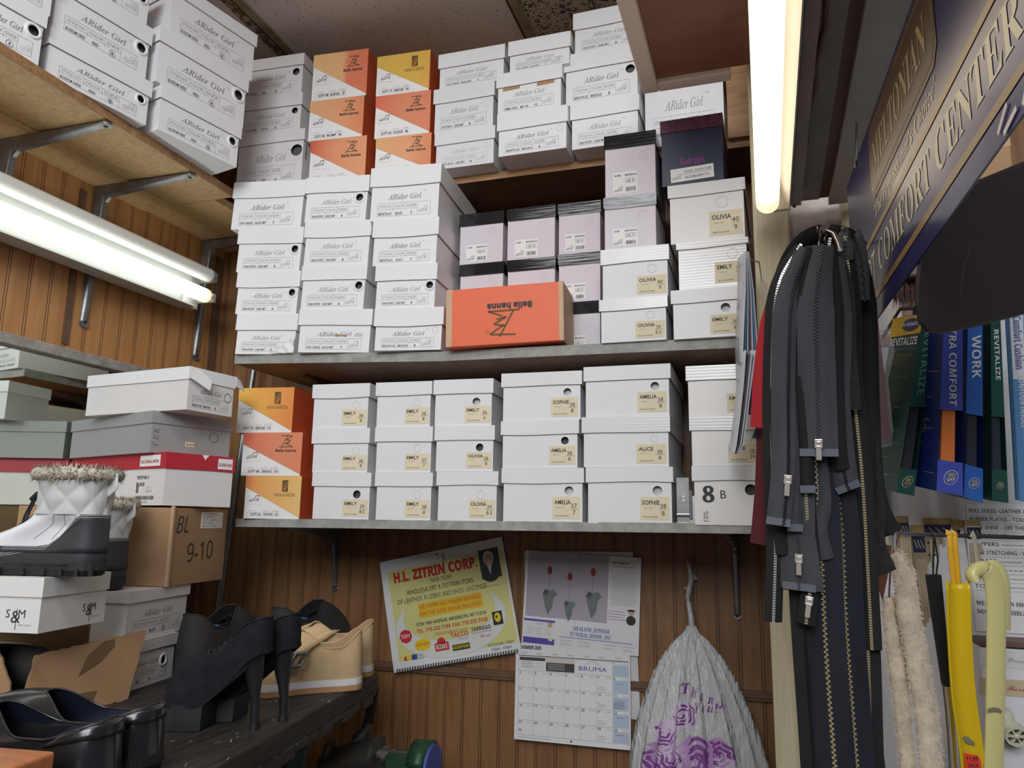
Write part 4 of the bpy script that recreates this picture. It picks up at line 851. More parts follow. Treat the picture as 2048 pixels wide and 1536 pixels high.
# black penny loafers in the corner nearest the camera
def loafer(heel,ang,label):
    e=empty('loafer',heel,label,'shoe','pair of black leather loafers',ang); L=.28; S=.024
    tp=lambda x: S+.054-.016*smooth(.03*L,.24*L,x)+.026*smooth(.34*L,.56*L,x)
    base,mouth,rings=shoe(e,L,.050,(.006,.56*L,.036),tp,lambda x:S,('leather_shiny','lining_navy','black_rubber','lining_navy'),.050,sole_t=.010)
    q=MB(); o=[V((p.x,p.y*1.03,S-.010)) for p in base if p.x<.32*L]; o=sorted(o,key=lambda p:math.atan2(p.y,p.x-.12*L)); lo=[V((p.x*.97+.003,p.y*.96,.0005)) for p in o]
    q.loft([lo,o],'black_rubber',smooth=False); q.add(lo,[tuple(range(len(lo)))[::-1]],'black_rubber'); q.build('heel',e)
    q=MB(); rr=[]
    for i in (7,8,9,10): rr.append([rings[i][k]*1.0+V((0,.0018*(1 if rings[i][k].y>0 else -1),.0006))+V((-.0016,0,0)) for k in list(range(46,56))+list(range(0,11))])
    q.loft(rr,'leather_shiny',close=False); q.build('heel_collar',e,solid=.002)
l1=onZ(224,1592,BZ); la_=math.atan2(-.13,-1); loafer((l1.x,l1.y,BZ),la_,'black leather loafer with navy lining, front one beside the orange wood block')
l2=onZ(312,1552,BZ); loafer((l2.x,l2.y+.0,BZ),la_,'black leather loafer with navy lining, in front of the torn carton flap')
# dark shoe inside the torn carton
dsp=(fb[0]+nn*.035+un*.075); e=empty('casual_shoe',(dsp.x,dsp.y,BZ+.005),'dark shoe poking out of the torn carton','shoe',None,BA+R(88))
q=MB(); rg=[]
for k in range(9):
    t=k/8; r=.038*math.sin(math.pi*min(1,.12+t*.88))**.6; zc=.035+.030*(1-t); rg.append([V((.24*t,r*math.cos(2*math.pi*j/16),max(0,zc+(r*1.1)*math.sin(2*math.pi*j/16)))) for j in range(16)])
q.loft(rg,'nubuck_dark',cap=True); q.build('upper',e); q=MB(); q.box((.0,-.035,0),(.24,.035,.012),'black_rubber'); q.build('sole',e,bevel=.004)
# ---------------------------------------------------------------- white snow boots
def boot(heel,ang,label,H=.19):
    e=empty('snow_boot',heel,label,'boot','pair of white snow boots',ang); L=.275; N=40
    # z, x back, x front, half width, squareness
    def ringz(z,xb,xf,w,toe=1.):
        out=[]
        for k in range(N):
            th=2*math.pi*k/N; t=.5-.5*math.cos(th); s=1 if th<math.pi else -1
            x=xb+(xf-xb)*t; ww=w*(wprof(t) if xf-xb>.16 else math.sin(th if th<math.pi else 2*math.pi-th)**.75); out.append(V((x,s*ww,z)))
        return out
    RT=[(.020,.003,L+.001,.050),(.034,.0,L+.003,.0515),(.050,.0,L,.051),(.064,.001,L-.012,.049),(.076,.002,L-.042,.047),(.088,.004,L-.078,.046),(.100,.005,.168,.0455),(.112,.006,.152,.046),(.128,.006,.141,.048),(.146,.005,.137,.051),(H-.02,.003,.139,.054),(H,.001,.142,.055)]
    RR=[ringz(*r) for r in RT]
    def surf(k,z,off=0.):
        i=0
        while i<len(RT)-2 and RT[i+1][0]<z: i+=1
        g=max(0,min(1,(z-RT[i][0])/(RT[i+1][0]-RT[i][0]))); p=RR[i][k%N].lerp(RR[i+1][k%N],g); c=V((.07 if z>.09 else min(max(p.x,.05),L-.05),0,p.z)); d=p-c
        return p+(d.normalized()*off if d.length>1e-6 else V())
    zq=.118
    up=MB(); up.loft([[surf(k,z) for k in range(N)] for z in (.022,.034,.05,.064,.076,.088,.10,.108,zq)],'boot_white'); up.build('upper',e)
    sh=MB(); rr=[]; nz=22
    def quilt(k,z):
        a_=(z-zq)/.030; b_=k/N*15; return abs(math.sin((a_+b_)*math.pi/2))*abs(math.sin((a_-b_)*math.pi/2))
    K=4
    for i in range(nz+1):
        z=zq+(H-zq)*i/nz; row=[]
        for k in range(N*K):
            kk=k/K; k0=int(kk); p=surf(k0,z).lerp(surf(k0+1,z),kk-k0); c=V((.07,0,z)); row.append(p+(p-c).normalized()*.0046*(quilt(kk,z)**.6))
        rr.append(row)
    sh.loft(rr,'boot_quilt'); sh.build('quilted_shaft',e)
    fx=MB(); fr=[]; ft=lambda x: .042+.018*smooth(.70*L,.30*L,x)
    for i in range(7):
        f=i/6; fr.append([surf(k,.020+(ft(RR[2][k].x)-.020)*f,.0022) for k in range(N)])
    fx.loft(fr,'boot_black'); fx.build('foxing',e,solid=.001)
    hc=MB(); fr=[]; ct=lambda x: .056+.062*smooth(.095,.045,x); sel=[k%N for k in range(N-13,N+14)]
    for i in range(8):
        f=i/7; fr.append([surf(k,.045+(ct(RR[2][k].x)-.045)*f,.0040) for k in sel])
    hc.loft(fr,'boot_black',close=False); hc.build('heel_counter',e,solid=.001)
    st=MB()
    for zz in (.002,.0055):
        for ks in (range(3,19),range(22,38)): st.tube([surf(k,ft(RR[2][k].x)-zz,.0030) for k in ks],.00055,'stitch',4)
        st.tube([surf(k,ct(RR[2][k%N].x)-zz,.0050) for k in range(N-12,N+13)],.00055,'stitch',4)
    for k0 in (6,8,10,30,32,34): st.tube([surf(k0,z,.0006) for z in (.07,.08,.09,.10,.112,zq)],.0007,'stitch',4)
    st.build('stitching',e)
    so=MB(); lo=ringz(.0008,.002,L-.004,.047); mi=ringz(.012,-.005,L+.004,.053); hi=ringz(.028,-.004,L+.004,.053); so.loft([lo,mi,hi],'boot_sole',smooth=False); so.add(lo,[tuple(range(N))[::-1]],'boot_sole')
    for k in range(2,N-2,2): p=mi[k]; so.box((-.004,-.002,-.010),(.004,.003,.003),'boot_sole',Matrix.Translation(p))
    so.build('sole',e)
    fu=MB(); rim=ringz(H+.006,-.002,.146,.058); fu.tube(rim+rim[:1],[.0125+.0008*math.sin(k*1.7) for k in range(N+1)],'fur',10,False)
    for k in range(1500):
        j=random.randrange(N); p=rim[j].lerp(rim[(j+1)%N],random.random()); c=V((.07,0,H+.006)); od=(p-c).normalized(); an=random.uniform(-1.2,2.6); dr=(od*math.cos(an)+Z*math.sin(an)); b=p+dr*.011; t=V((-od.y,od.x,0))*random.uniform(-.5,.5); tip=b+(dr+t).normalized()*random.uniform(.006,.014); sd=t.normalized()*.0011 if t.length>0 else V((.001,0,0)); fu.add([b-sd,b+sd,tip],[(0,1,2)],'fur' if random.random()<.72 else 'fur_tip')
    fo=fu.build('fur_collar',e)
    inn=MB(); inn.add([p-V((0,0,.012)) for p in ringz(H,.006,.135,.048)],[tuple(range(N))],'lining_dark'); inn.build('lining',e)
    la=MB()
    for k in range(5):
        x=.160+.024*k; z=.108-.0145*k; la.tube([(x-.006,-.024,z-.004),(x+.002,0,z+.010),(x-.006,.024,z-.004)],.003,'nylon_black',6)
    la.build('lace_band',e)
    co=MB(); b=V((.142,.0,.150)); co.tube([b,b+V((.014,.004,.004)),b+V((.026,.003,-.004)),b+V((.040,.004,-.035)),b+V((.046,.004,-.062)),b+V((.038,.006,-.058)),b+V((.028,.006,-.026)),b+V((.02,.004,-.004))],.0022,'cord',6); co.tube([b+V((.015,.004,.008)),b+V((.029,.003,-.004))],[.006,.006],'cord',8); co.build('drawcord',e)
    pl=MB(); pl.tube([(.004,0,H-.03),(-.012,0,H-.016),(-.010,0,H+.003),(.003,0,H+.004)],[(.0015,.010)]*4,'boot_quilt',8); pl.build('pull_loop',e); return e
zs=zsm+.0006
hb_=onZ(170,1150,zs+.004); BOOTS=[boot(V((hb_.x-.004,hb_.y+.03,zs)),math.atan2(-.12,-1),'white quilted snow boot with fur collar on the cream monogram box')]
h2=onZ(240,1180,z2); BOOTS.append(boot(V((h2.x,h2.y+.0,z2+.0006)),math.atan2(-.12,-1),'white snow boot with grey fur collar behind the other boot, against the brown carton'))
for b in BOOTS: b.scale=(.77,.77,.77)
# orange wood block at the bench edge
wood_mat('orange_wood',(.60,.22,.07),(.42,.13,.04),(3,14,14),.3,4)
wa=onZ(112,1502,1.012); q=MB(); q.box((-.30,-.12,0),(0,0,1.012-BZ-.0005),'orange_wood',Matrix.Translation((wa.x,wa.y,BZ+.0005))@Matrix.Rotation(R(8),4,'Z')); tag(q.build('wood_block',bevel=.003),'orange varnished wood block in front of the loafers','wood block')
# ---------------------------------------------------------------- calendars on the back wall
mat('paper',(.74,.74,.75),.55); mat('paper_edge',(.6,.6,.6),.7); mat('cal_yellow',(.70,.66,.26),.5); mat('cal_cream',(.78,.74,.55),.5); mat('cal_band',(.78,.52,.03),.5); mat('cal_red',(.55,.02,.025),.5); mat('cal_black',(.02,.02,.022),.5)
mat('cal_oval',(.72,.72,.68),.5); mat('topy_red',(.62,.03,.03),.5); mat('vib_yellow',(.80,.60,.02),.5); mat('photo_dark',(.03,.04,.05),.5); mat('skin',(.55,.36,.26),.6); mat('hair_white',(.62,.60,.56),.7); mat('blue_print',(.05,.07,.33),.5)
mat('cal_pic',(.42,.37,.44),.45); mat('leaf_grey',(.16,.20,.19),.5); mat('leaf_dark',(.07,.09,.085),.5); mat('gem',(.25,.03,.03),.3); mat('cal_blue',(.42,.50,.62),.5); mat('purple_print',(.10,.07,.36),.5); mat('ad_dark',(.05,.05,.05),.5); mat('ad_cream',(.60,.55,.48),.5)
class Sheet:
    """flat sheet frame: u along width 0..1, v up 0..1"""
    def __init__(s,bl,br,tl,nudge=.0):
        s.o=V(bl); s.ex=V(br)-s.o; s.ey=V(tl)-s.o; s.W=s.ex.length; s.H=s.ey.length; s.ex/=s.W; s.ey=(s.ey-s.ex*s.ey.dot(s.ex)).normalized(); s.n=s.ex.cross(s.ey)
    def p(s,u,v,l=0.): return s.o+s.ex*u*s.W+s.ey*v*s.H+s.n*l
    def rect(s,q,u0,v0,u1,v1,m,l=.0004): q.quad(s.p(u0,v0,l),s.p(u1,v0,l),s.p(u1,v1,l),s.p(u0,v1,l),m)
    def text(s,q,t,u,v,sz,m,style='',align='L',fit=None,l=.0008,off=0.): q.text(t,s.p(u,v),s.ex,s.ey,sz*s.H/.7,m,style,align,fit*s.W if fit else None,off,l)
    def line(s,q,u0,v0,u1,v1,t,m,l=.0006): q.line(s.p(u0,v0,l),s.p(u1,v1,l),t,m,s.n)
    def oval(s,q,u,v,ru,rv,m,l=.0006,seg=32,ri=0.): q.disc(s.p(u,v,l),s.ex,s.ey,ru*s.W,m,seg,ri*s.W,rv*s.H)
    def slab(s,q,m,t=.004): q.prism([s.p(0,0,-t),s.p(1,0,-t),s.p(1,1,-t),s.p(0,1,-t)],s.n*t,m)
CY=YW-.010
S=Sheet(onY(788,1346,CY-.008),onY(1043,1303,CY-.006),onY(755,1126,CY))
e=empty('wall_calendar',S.p(.5,.9,-.003),'yellow shoe-supply calendar pinned askew on the panelled wall','calendar','wall calendars')
q=MB(); S.slab(q,'paper'); S.rect(q,.055,.085,.985,.90,'cal_yellow')
S.oval(q,.50,.35,.44,.30,'cal_oval'); S.oval(q,.50,.44,.365,.235,'cal_yellow',.0008); S.oval(q,.50,.35,.44,.30,'ink_grey',.0007,40,.4385); S.oval(q,.50,.44,.365,.235,'ink_grey',.0009,40,.3635)
S.text(q,'H.L. ZITRIN CORP.',.10,.785,.085,'cal_red','sansb',fit=.68,off=.03)
S.text(q,'NEW YORK',.48,.725,.038,'cal_black','sans','C',fit=.17)
S.text(q,'WHOLESALERS & DISTRIBUTORS',.46,.655,.040,'cal_black','sansb' if 0 else 'sans','C',fit=.54,off=.01); S.text(q,'OF LEATHER, RUBBER AND SHOE FINDINGS',.465,.585,.040,'cal_black','sans','C',fit=.72,off=.01)
S.rect(q,.265,.43,.775,.56,'cal_band',.0012); S.text(q,'WE CARRY ALL MAJOR BRANDS',.52,.51,.033,'cal_red','sans','C',fit=.49,l=.0018); S.text(q,'FOR THE SHOE REPAIR INDUSTRY',.52,.447,.033,'cal_red','sans','C',fit=.49,l=.0018)
S.text(q,'8730 18th AVENUE, BROOKLYN, NY 11214',.51,.365,.028,'cal_black','sansb','C',fit=.55,l=.0014); S.text(q,'TEL. 718-232-7198, FAX: 718-232-3108',.51,.305,.032,'cal_red','sansb','C',fit=.56,l=.0014); S.text(q,'hlzitrin@aol.com',.50,.255,.028,'cal_red','sans','C',fit=.25,l=.0014)
S.oval(q,.135,.295,.052,.062,'topy_red',.0012,8); S.text(q,'TOPY',.135,.28,.032,'paper','sansb','C',fit=.075,l=.0018)
S.oval(q,.26,.20,.068,.055,'vib_yellow',.0012,8); S.text(q,'vibram',.26,.19,.032,'topy_red','sansi','C',fit=.10,l=.0018)
S.rect(q,.355,.12,.465,.19,'topy_red',.0012); S.oval(q,.41,.19,.035,.045,'topy_red',.0012,14); S.text(q,'KIWI',.41,.135,.042,'paper','sansb','C',fit=.085,l=.0018)
S.text(q,'TACCO',.49,.215,.036,'topy_red','sansb','L',fit=.135,l=.0014); S.text(q,'Footcare',.55,.185,.02,'ink_grey','sansi','L',fit=.08,l=.0014)
S.rect(q,.49,.10,.625,.15,'cal_black',.0012); S.text(q,'GOODYEAR',.497,.112,.028,'vib_yellow','sansb','L',fit=.122,l=.0018)
S.text(q,'TARRAGO',.655,.235,.034,'cal_black','sansb','L',fit=.15,l=.0014); S.line(q,.655,.22,.80,.22,.001,'topy_red',.0012); S.text(q,'Shoe care',.715,.175,.026,'topy_red','script','L',fit=.08,l=.0014)
S.rect(q,.83,.255,.905,.37,'cal_black',.0012); S.oval(q,.868,.318,.025,.042,'vib_yellow',.0018,12); S.oval(q,.862,.325,.008,.012,'cal_black',.0022,8)
S.text(q,'OPEN SUNDAY - FRIDAY',.86,.085,.022,'cal_black','sans','C',fit=.20,l=.0014); S.text(q,'6:30am - 3:00pm',.86,.045,.022,'cal_black','sans','C',fit=.15,l=.0014)
S.oval(q,.115,.105,.018,.018,'topy_red',.0014,14); S.oval(q,.135,.105,.018,.018,'vib_yellow',.0016,14); S.rect(q,.16,.085,.205,.13,'blue_print',.0014); S.rect(q,.215,.085,.255,.13,'cal_blue',.0014)
S.rect(q,.80,.66,.955,.92,'photo_dark',.0012)
S.oval(q,.872,.84,.042,.062,'hair_white',.0016,18); S.oval(q,.872,.822,.034,.055,'skin',.002,18); S.oval(q,.872,.70,.07,.07,'cal_black',.0016,18); q.poly([S.p(.855,.775,.0022),S.p(.872,.69,.0022),S.p(.889,.775,.0022)],'paper'); q.poly([S.p(.868,.765,.0026),S.p(.872,.69,.0026),S.p(.876,.765,.0026)],'blue_print')
S.text(q,'Founder',.86,.625,.018,'ink_grey','script','C',fit=.07); S.text(q,'in fond memory',.86,.59,.018,'ink_grey','script','C',fit=.13)
q.disc(S.p(.475,.965,.0006),S.ex,S.ey,.0025,'cal_black',10); sub(q,'page',e)
q=MB()
for k in range(46): c=S.p(.03+.94*k/45,.012,.0); q.box((-.0018,-.0012,-.004),(.0018,.0012,.004),'cal_black',Matrix.Translation(c+S.n*.0006)); q.tube([c+S.ey*.004+S.n*.001,c-S.ey*.004+S.n*.003,c-S.ey*.009-S.n*.002],.0007,'steel',5)
sub(q,'spiral_binding',e)
q=MB(); c=S.p(.52,.93); q.tube([c+V((0,.008,.006)),c+V((0,-.006,.006)),c+V((.006,-.008,.0)),c+V((.004,-.008,-.012))],.0012,'steel_dark',6); sub(q,'nail',e)
# jewish calendar, two hanging pages
e=empty('wall_calendar',onY(1165,1110,CY),'white two-page November calendar hanging beside the plastic bag','calendar','wall calendars')
q=MB(); B=Sheet(onY(1100,1495,CY+.004),onY(1268,1512,CY+.004),onY(1046,1104,CY+.004)); 
back=[onY(1048,1102,CY+.004),onY(1266,1104,CY+.004),onY(1281,1440,CY+.004),onY(1060,1420,CY+.004)]; q.prism(back[::-1],(0,.002,0),'paper_edge'); sub(q,'back_page',e)
T=Sheet(onY(1043,1287,CY-.004),onY(1277,1313,CY-.004),onY(1054,1100,CY-.001))
q=MB(); T.slab(q,'paper',.003)
T.rect(q,.02,.30,.73,1.,'cal_pic',.0004)
for (u,v,s_) in ((.22,.50,1.),(.40,.45,.8),(.60,.50,1.05)):
    T.oval(q,u,v+.30*s_ if s_>.9 else v+.30,.022,.045,'gem',.0008,10); T.line(q,u,v+.02,u,v+.30*s_,.0006,'leaf_dark',.0007)
    P=[(0,.0),(-.035,.10),(-.06,.22),(-.035,.27),(0,.25),(.05,.27),(.085,.22),(.05,.18),(.04,.08)]
    q.poly([T.p(u+a*s_*.9,v-.17+b*s_*1.0,.0010) for a,b in P],'leaf_grey'); q.poly([T.p(u+a*s_*.9,v-.17+b*s_,.0014) for a,b in ((-.06,.22),(-.02,.20),(0,.25),(-.035,.27))],'leaf_dark')
    for k in range(3): T.line(q,u-.02+.018*k,v-.06,u+.0,v-.16,.0005,'leaf_dark',.0014)
T.text(q,'NOVEMBER',.76,.92,.022,'cal_black','sans',fit=.15,off=.01); T.text(q,'THANKSGIVING & KISLEV',.76,.885,.018,'cal_black','sans',fit=.19)
for k in range(19): T.line(q,.755,.84-.019*k,.755+random.uniform(.19,.22),.84-.019*k,.0006,'ink_grey')
for k in range(4): T.line(q,.74,.43-.028*k,.74+.13+.02*(k%2),.43-.028*k,.001,'ink_purple')
T.oval(q,.93,.35,.04,.05,'cal_black',.0008,12); T.oval(q,.93,.43,.025,.03,'skin',.001,10); T.oval(q,.93,.45,.035,.012,'cal_black',.0012,10)
T.rect(q,.01,.015,.29,.275,'paper',.0006); T.rect(q,.012,.017,.288,.08,'purple_print',.0008); T.rect(q,.012,.25,.288,.272,'purple_print',.0008); T.text(q,'CHIEF',.15,.215,.02,'ink_grey','sans','C',fit=.07,l=.001)
for k in range(4):
    for u in (.04,.12,.20): T.line(q,u,.185-.022*k,u+.055,.185-.022*k,.0006,'ink_grey',.001)
T.rect(q,.225,.20,.265,.25,'skin',.001); T.oval(q,.255,.08,.02,.025,'label_cream',.0012,12)
T.rect(q,.31,.01,.985,.27,'paper',.0006)
T.text(q,'SHALOM JEWISH',.60,.195,.042,'blue_print','serifb','C',fit=.31,l=.001); T.text(q,'FUNERAL HOME, INC.',.60,.135,.042,'blue_print','serifb','C',fit=.36,l=.001); T.line(q,.33,.115,.95,.115,.0012,'blue_print',.001)
for u,t1,t2 in ((.34,'George Stern','General Director'),(.50,'6220 Sunder Hill Ave.','Bronx, NY 10463'),(.71,'718-828-1700','Bronx'),(.87,'914-636-1700','Westchester')): T.text(q,t1,u,.072,.016,'ink_grey','sansi',fit=.10,l=.001); T.text(q,t2,u,.035,.016,'ink_grey','sansi',fit=.09,l=.001)
sub(q,'picture_page',e)
L=Sheet(onY(1028,1478,CY-.014),onY(1262,1501,CY-.014),onY(1043,1287,CY-.004))
q=MB(); L.slab(q,'paper',.003); L.text(q,'NOVEMBER 2025',.02,.945,.035,'cal_black','sansb',fit=.21,off=.02)
gx=[.03+.137*k for k in range(8)]; gy=[.865,.715,.545,.375,.205,.055]
for k,dn in enumerate(('SUNDAY','MONDAY','TUESDAY','WEDNESDAY','THURSDAY','FRIDAY','SATURDAY')): L.text(q,dn,gx[k]+.02,.895,.016,'ink_grey','sans',fit=.06)
for y in gy: L.line(q,gx[0],y,gx[7],y,.0005,'ink_grey')
for k,x in enumerate(gx): L.line(q,x,gy[0] if k>=6 or k==0 else gy[1],x,gy[-1],.0005,'ink_grey')
L.line(q,.03,.875,.985,.875,.0014,'ink',.0007)
for r in range(5): L.rect(q,gx[6]+.004,gy[r+1]+.006,gx[7]-.004,gy[r]-.035,'cal_blue',.0004)
for u0,u1,m in ((.035,.27,'paper'),(.275,.525,'ad_dark'),(.53,.84,'paper')): L.rect(q,u0,.725,u1,.86,m,.0006)
L.rect(q,.038,.825,.268,.858,'ad_dark',.0008); L.rect(q,.275,.815,.525,.86,'ad_cream',.0008)
for k in range(4): L.line(q,.05,.81-.02*k,.05+.11,.81-.02*k,.0008,'ink',.0009); L.line(q,.17,.80-.02*k,.255,.80-.02*k,.0006,'ink_grey',.0009); L.line(q,.29,.80-.018*k,.44,.80-.018*k,.0007,'paper',.001)
L.text(q,'BRUMA',.685,.755,.045,'blue_print','serif','C',fit=.24,l=.001); 
for a,b,c,d in ((.62,.80,.62,.83),(.62,.83,.66,.83),(.66,.80,.66,.85),(.66,.85,.71,.85),(.71,.85,.71,.80),(.71,.83,.75,.83),(.75,.83,.75,.80)): L.line(q,a,b,c,d,.0006,'ink_grey',.001)
def num(n,c,r): L.text(q,str(n),gx[c]+.008,gy[r]-.032,.024,'cal_black','sans',off=.012); L.line(q,gx[c]+.08,gy[r]-.022,gx[c]+.13,gy[r]-.022,.0007,'ink_grey')
num(1,6,0)
for r in range(1,5):
    for c in range(7):
        d=2+7*(r-1)+c
        if d<=29: num(d,c,r)
num(30,0,4) if 0 else L.text(q,'30',gx[0]+.008,.09,.024,'cal_black','sans',off=.012)
for r in range(1,5):
    for k in range(3): L.line(q,gx[5]+.008,gy[r+1]+.02+.018*k,gx[5]+.07+.02*(k%2),gy[r+1]+.02+.018*k,.0007,'ink_grey'); 
    L.line(q,gx[6]+.03,gy[r]-.07,gx[6]+.09,gy[r]-.07,.0007,'ink')
for k in range(4): L.line(q,gx[6]+.008,gy[2]-.09-.018*k,gx[6]+.10,gy[2]-.09-.018*k,.001,'ink')
q.disc(L.p(.50,.03,.0006),L.ex,L.ey,.0022,'cal_black',10); L.line(q,.03,.03,.33,.03,.0008,'ink_grey'); sub(q,'month_page',e)
q=MB(); c=T.p(.47,.975); q.tube([c+V((0,.012,.002)),c+V((0,-.006,.0))],.0022,'steel_dark',8); sub(q,'nail',e)
# ---------------------------------------------------------------- plastic bag
def bag_mat():
    m=bpy.data.materials.new('bag_film'); m.use_nodes=True; nt=m.node_tree; b=nt.nodes['Principled BSDF']; b.inputs['Base Color'].default_value=(.66,.66,.67,1); b.inputs['Roughness'].default_value=.28
    t=nt.nodes.new('ShaderNodeBsdfTranslucent'); t.inputs[0].default_value=(.65,.65,.66,1); mx=nt.nodes.new('ShaderNodeMixShader'); mx.inputs[0].default_value=.22
    o=nt.nodes['Material Output']; nt.links.new(b.outputs[0],mx.inputs[1]); nt.links.new(t.outputs[0],mx.inputs[2]); nt.links.new(mx.outputs[0],o.inputs[0])
    n=nt.nodes.new('ShaderNodeTexNoise'); n.inputs['Scale'].default_value=9; n.inputs['Distortion'].default_value=1.5; tc=nt.nodes.new('ShaderNodeTexCoord'); mp=nt.nodes.new('ShaderNodeMapping'); mp.inputs['Scale'].default_value=(9,9,1.2); nt.links.new(tc.outputs['Object'],mp.inputs[0]); nt.links.new(mp.outputs[0],n.inputs[0])
    bp=nt.nodes.new('ShaderNodeBump'); bp.inputs['Strength'].default_value=.7; bp.inputs['Distance'].default_value=.012; nt.links.new(n.outputs[0],bp.inputs['Height']); nt.links.new(bp.outputs[0],b.inputs['Normal']); MATS['bag_film']=m
bag_mat(); mat('bag_purple',(.19,.05,.24),.35); mat('bag_lilac',(.40,.24,.46),.35); mat('bag_pale',(.56,.46,.60),.35)
BYc=1.70; hk=onY(1378,1122,YW-.012); nk=onY(1384,1250,BYc+.02); bt=onY(1395,1536,BYc)
e=empty('plastic_bag',(nk.x,BYc,nk.z-.45),'white plastic shopping bag with purple roses hanging from the wall','bag')
prof=[(0,.008),(.012,.012),(.03,.030),(.06,.052),(.10,.074),(.15,.094),(.20,.112),(.26,.128),(.33,.137),(.40,.136),(.46,.122),(.50,.09),(.515,.0)]
def brad(d):
    for (a,x),(b,y) in zip(prof,prof[1:]):
        if d<=b: return x+(y-x)*(d-a)/(b-a)
    return 0
def bagp(th,d,l=0.):
    r=brad(d); pl=(.16*math.exp(-d*5)+.022)*(math.sin(17*th+2*math.sin(3*th))+.5*math.sin(31*th+1)); r=r*(1+pl)+l
    return V((nk.x+r*math.cos(th)+.012*d*2,BYc+.004+.56*r*math.sin(th),nk.z-d-.012*math.sin(2*th)*d))
q=MB(); N=150; rings=[]
for i in range(44): d=.515*(i/43)**1.15; rings.append([bagp(2*math.pi*k/N,d) for k in range(N)])
q.loft(rings,'bag_film'); sub(q,'film',e)
q=MB(); pts=[nk+V((0,0,-.004)),nk+V((-.002,0,.02)),nk.lerp(hk,.4)+V((-.006,-.004,0)),nk.lerp(hk,.7)+V((.004,-.006,0)),hk+V((0,-.012,-.004)),hk+V((0,-.004,.004))]
q.tube(pts,[(.010,.007),(.012,.006),(.010,.005),(.014,.006),(.007,.004),(.004,.003)],'bag_film',12); q.add([nk.lerp(hk,.45),nk.lerp(hk,.45)+V((-.014,-.008,.016)),nk.lerp(hk,.60)],[(0,1,2)],'bag_film'); q.add([nk.lerp(hk,.7),nk.lerp(hk,.80)+V((.018,-.01,-.012)),nk.lerp(hk,.86)],[(0,1,2)],'bag_film'); sub(q,'handle',e)
q=MB(); q.tube([hk+V((0,.012,0)),hk+V((0,-.016,.002)),hk+V((0,-.018,.010))],.002,'steel_dark',6); sub(q,'nail',e)
q=MB(); TH0=-math.pi/2
def bp_(x,d,l=.0012): r=max(brad(d),.03); return bagp(TH0+max(-1.45,min(1.45,math.asin(max(-.98,min(.98,x/r))))),d,l)
def patch(q,cx,cd,rx,rd_,m,l,a0=0,a1=2*math.pi,ri=0.):
    n=22; J=4 if ri<.5 else 2; T=[a0+(a1-a0)*k/n for k in range(n+1)]; rows=[]
    for j in range(J+1):
        f=ri+(1-ri)*j/J; rows.append([bp_(cx+rx*f*(1+.10*math.sin(5*t+cx*90))*math.cos(t),cd-rd_*f*(1+.10*math.sin(5*t))*math.sin(t),l) for t in T])
    q.loft(rows,m,True,False)
for cx,cd,r in ((-.055,.20,.026),(-.02,.165,.024),(.045,.235,.030),(-.075,.25,.028),(.07,.275,.022),(-.045,.245,.030),(.002,.25,.047),(.055,.29,.026),(.015,.305,.028),(.085,.31,.018)):
    patch(q,cx,cd,r,r*1.05,'bag_lilac' if r>.027 else 'bag_pale',.0010,0,6.28)
    for k in range(9): a=2.1*k+cx*40; rr=.98-.09*k; patch(q,cx+.1*r*math.cos(a),cd+.1*r*math.sin(a),r*rr,r*rr,('bag_purple','bag_pale','bag_purple')[k%3],.0016+.0001*k,a,a+2.0+.15*k,.86-.03*k)
for k,ch in enumerate('Thank'): 
    x=.002+.016*k-.02; g,fs,wd=textgeo(ch,'italb'); q.add([bp_(x+a*.020,.125+.006*k-b*.028,.0016) for a,b in g],fs,'bag_purple')
for k,ch in enumerate('You!'): x=.004+.013*k; g,fs,wd=textgeo(ch,'italb'); q.add([bp_(x+a*.018,.158-b*.026,.0016) for a,b in g],fs,'bag_purple')
sub(q,'rose_print',e)
# ---------------------------------------------------------------- polishing machine at the bench end
mat('machine_grey',(.13,.13,.12),.5,.5,var=.5,vscale=30,bump=.4); mat('machine_green',(.025,.085,.04),.45,.2,var=.45,vscale=25,bump=.3); mat('wheel_blue',(.07,.10,.36),.6)
e=empty('polishing_machine',(-.75,1.5,0),'grey and green shoe polishing machine with blue wheel below the bench end','machine')
MY=1.52; c=onY(740,1505,MY); ax=(onY(850,1520,MY)-c).normalized()
q=MB(); pl=[c-ax*.075+V((0,0,-.03)),c-ax*.02+V((0,0,-.006)),c+ax*.012]; q.tube(pl,[.030,.032,.030],'machine_grey',16); q.tube([c+ax*.012,c+ax*.020],[.036,.036],'machine_grey',16); q.tube([c-ax*.11+V((0,0,-.04)),c-ax*.06+V((0,0,-.03))],[.022,.028],'machine_grey',14); q.box((c.x-.14,MY-.06,0),(c.x+.06,MY+.12,c.z-.055),'machine_grey'); q.tube([c+V((-.0,0,-.02)),c+V((-.01,.01,-.08))],[.03,.05],'machine_grey',14); sub(q,'housing',e)
q=MB(); q.tube([c+V((-.03,0,.02)),c+V((-.012,0,.042)),c+V((-.008,0,.05))],[.016,.009,.007],'machine_grey',10); q.tube([c+V((-.008,0,.045)),c+V((-.006,0,.062))],[.009,.008],'machine_grey',8); sub(q,'oil_cap',e)
q=MB(); q.tube([c+ax*.020,c+ax*.11],.010,'steel_dark',12); q.tube([c+ax*.03,c+ax*.042],.017,'steel',6); q.tube([c+ax*.048,c+ax*.056],.013,'steel',6); sub(q,'shaft',e)
w0=c+ax*.118+V((0,.0,-.010)); sd=V((-ax.y,ax.x,0)).normalized()
q=MB(); rim_=[]
for rr,yy in ((.026,-.014),(.045,-.016),(.047,.018),(.028,.020)): rim_.append([w0+sd*0+ax*yy*1.0+(V((0,0,1))*math.sin(t)+sd*math.cos(t))*rr for t in [R(20)+R(150)*k/16 for k in range(17)]])
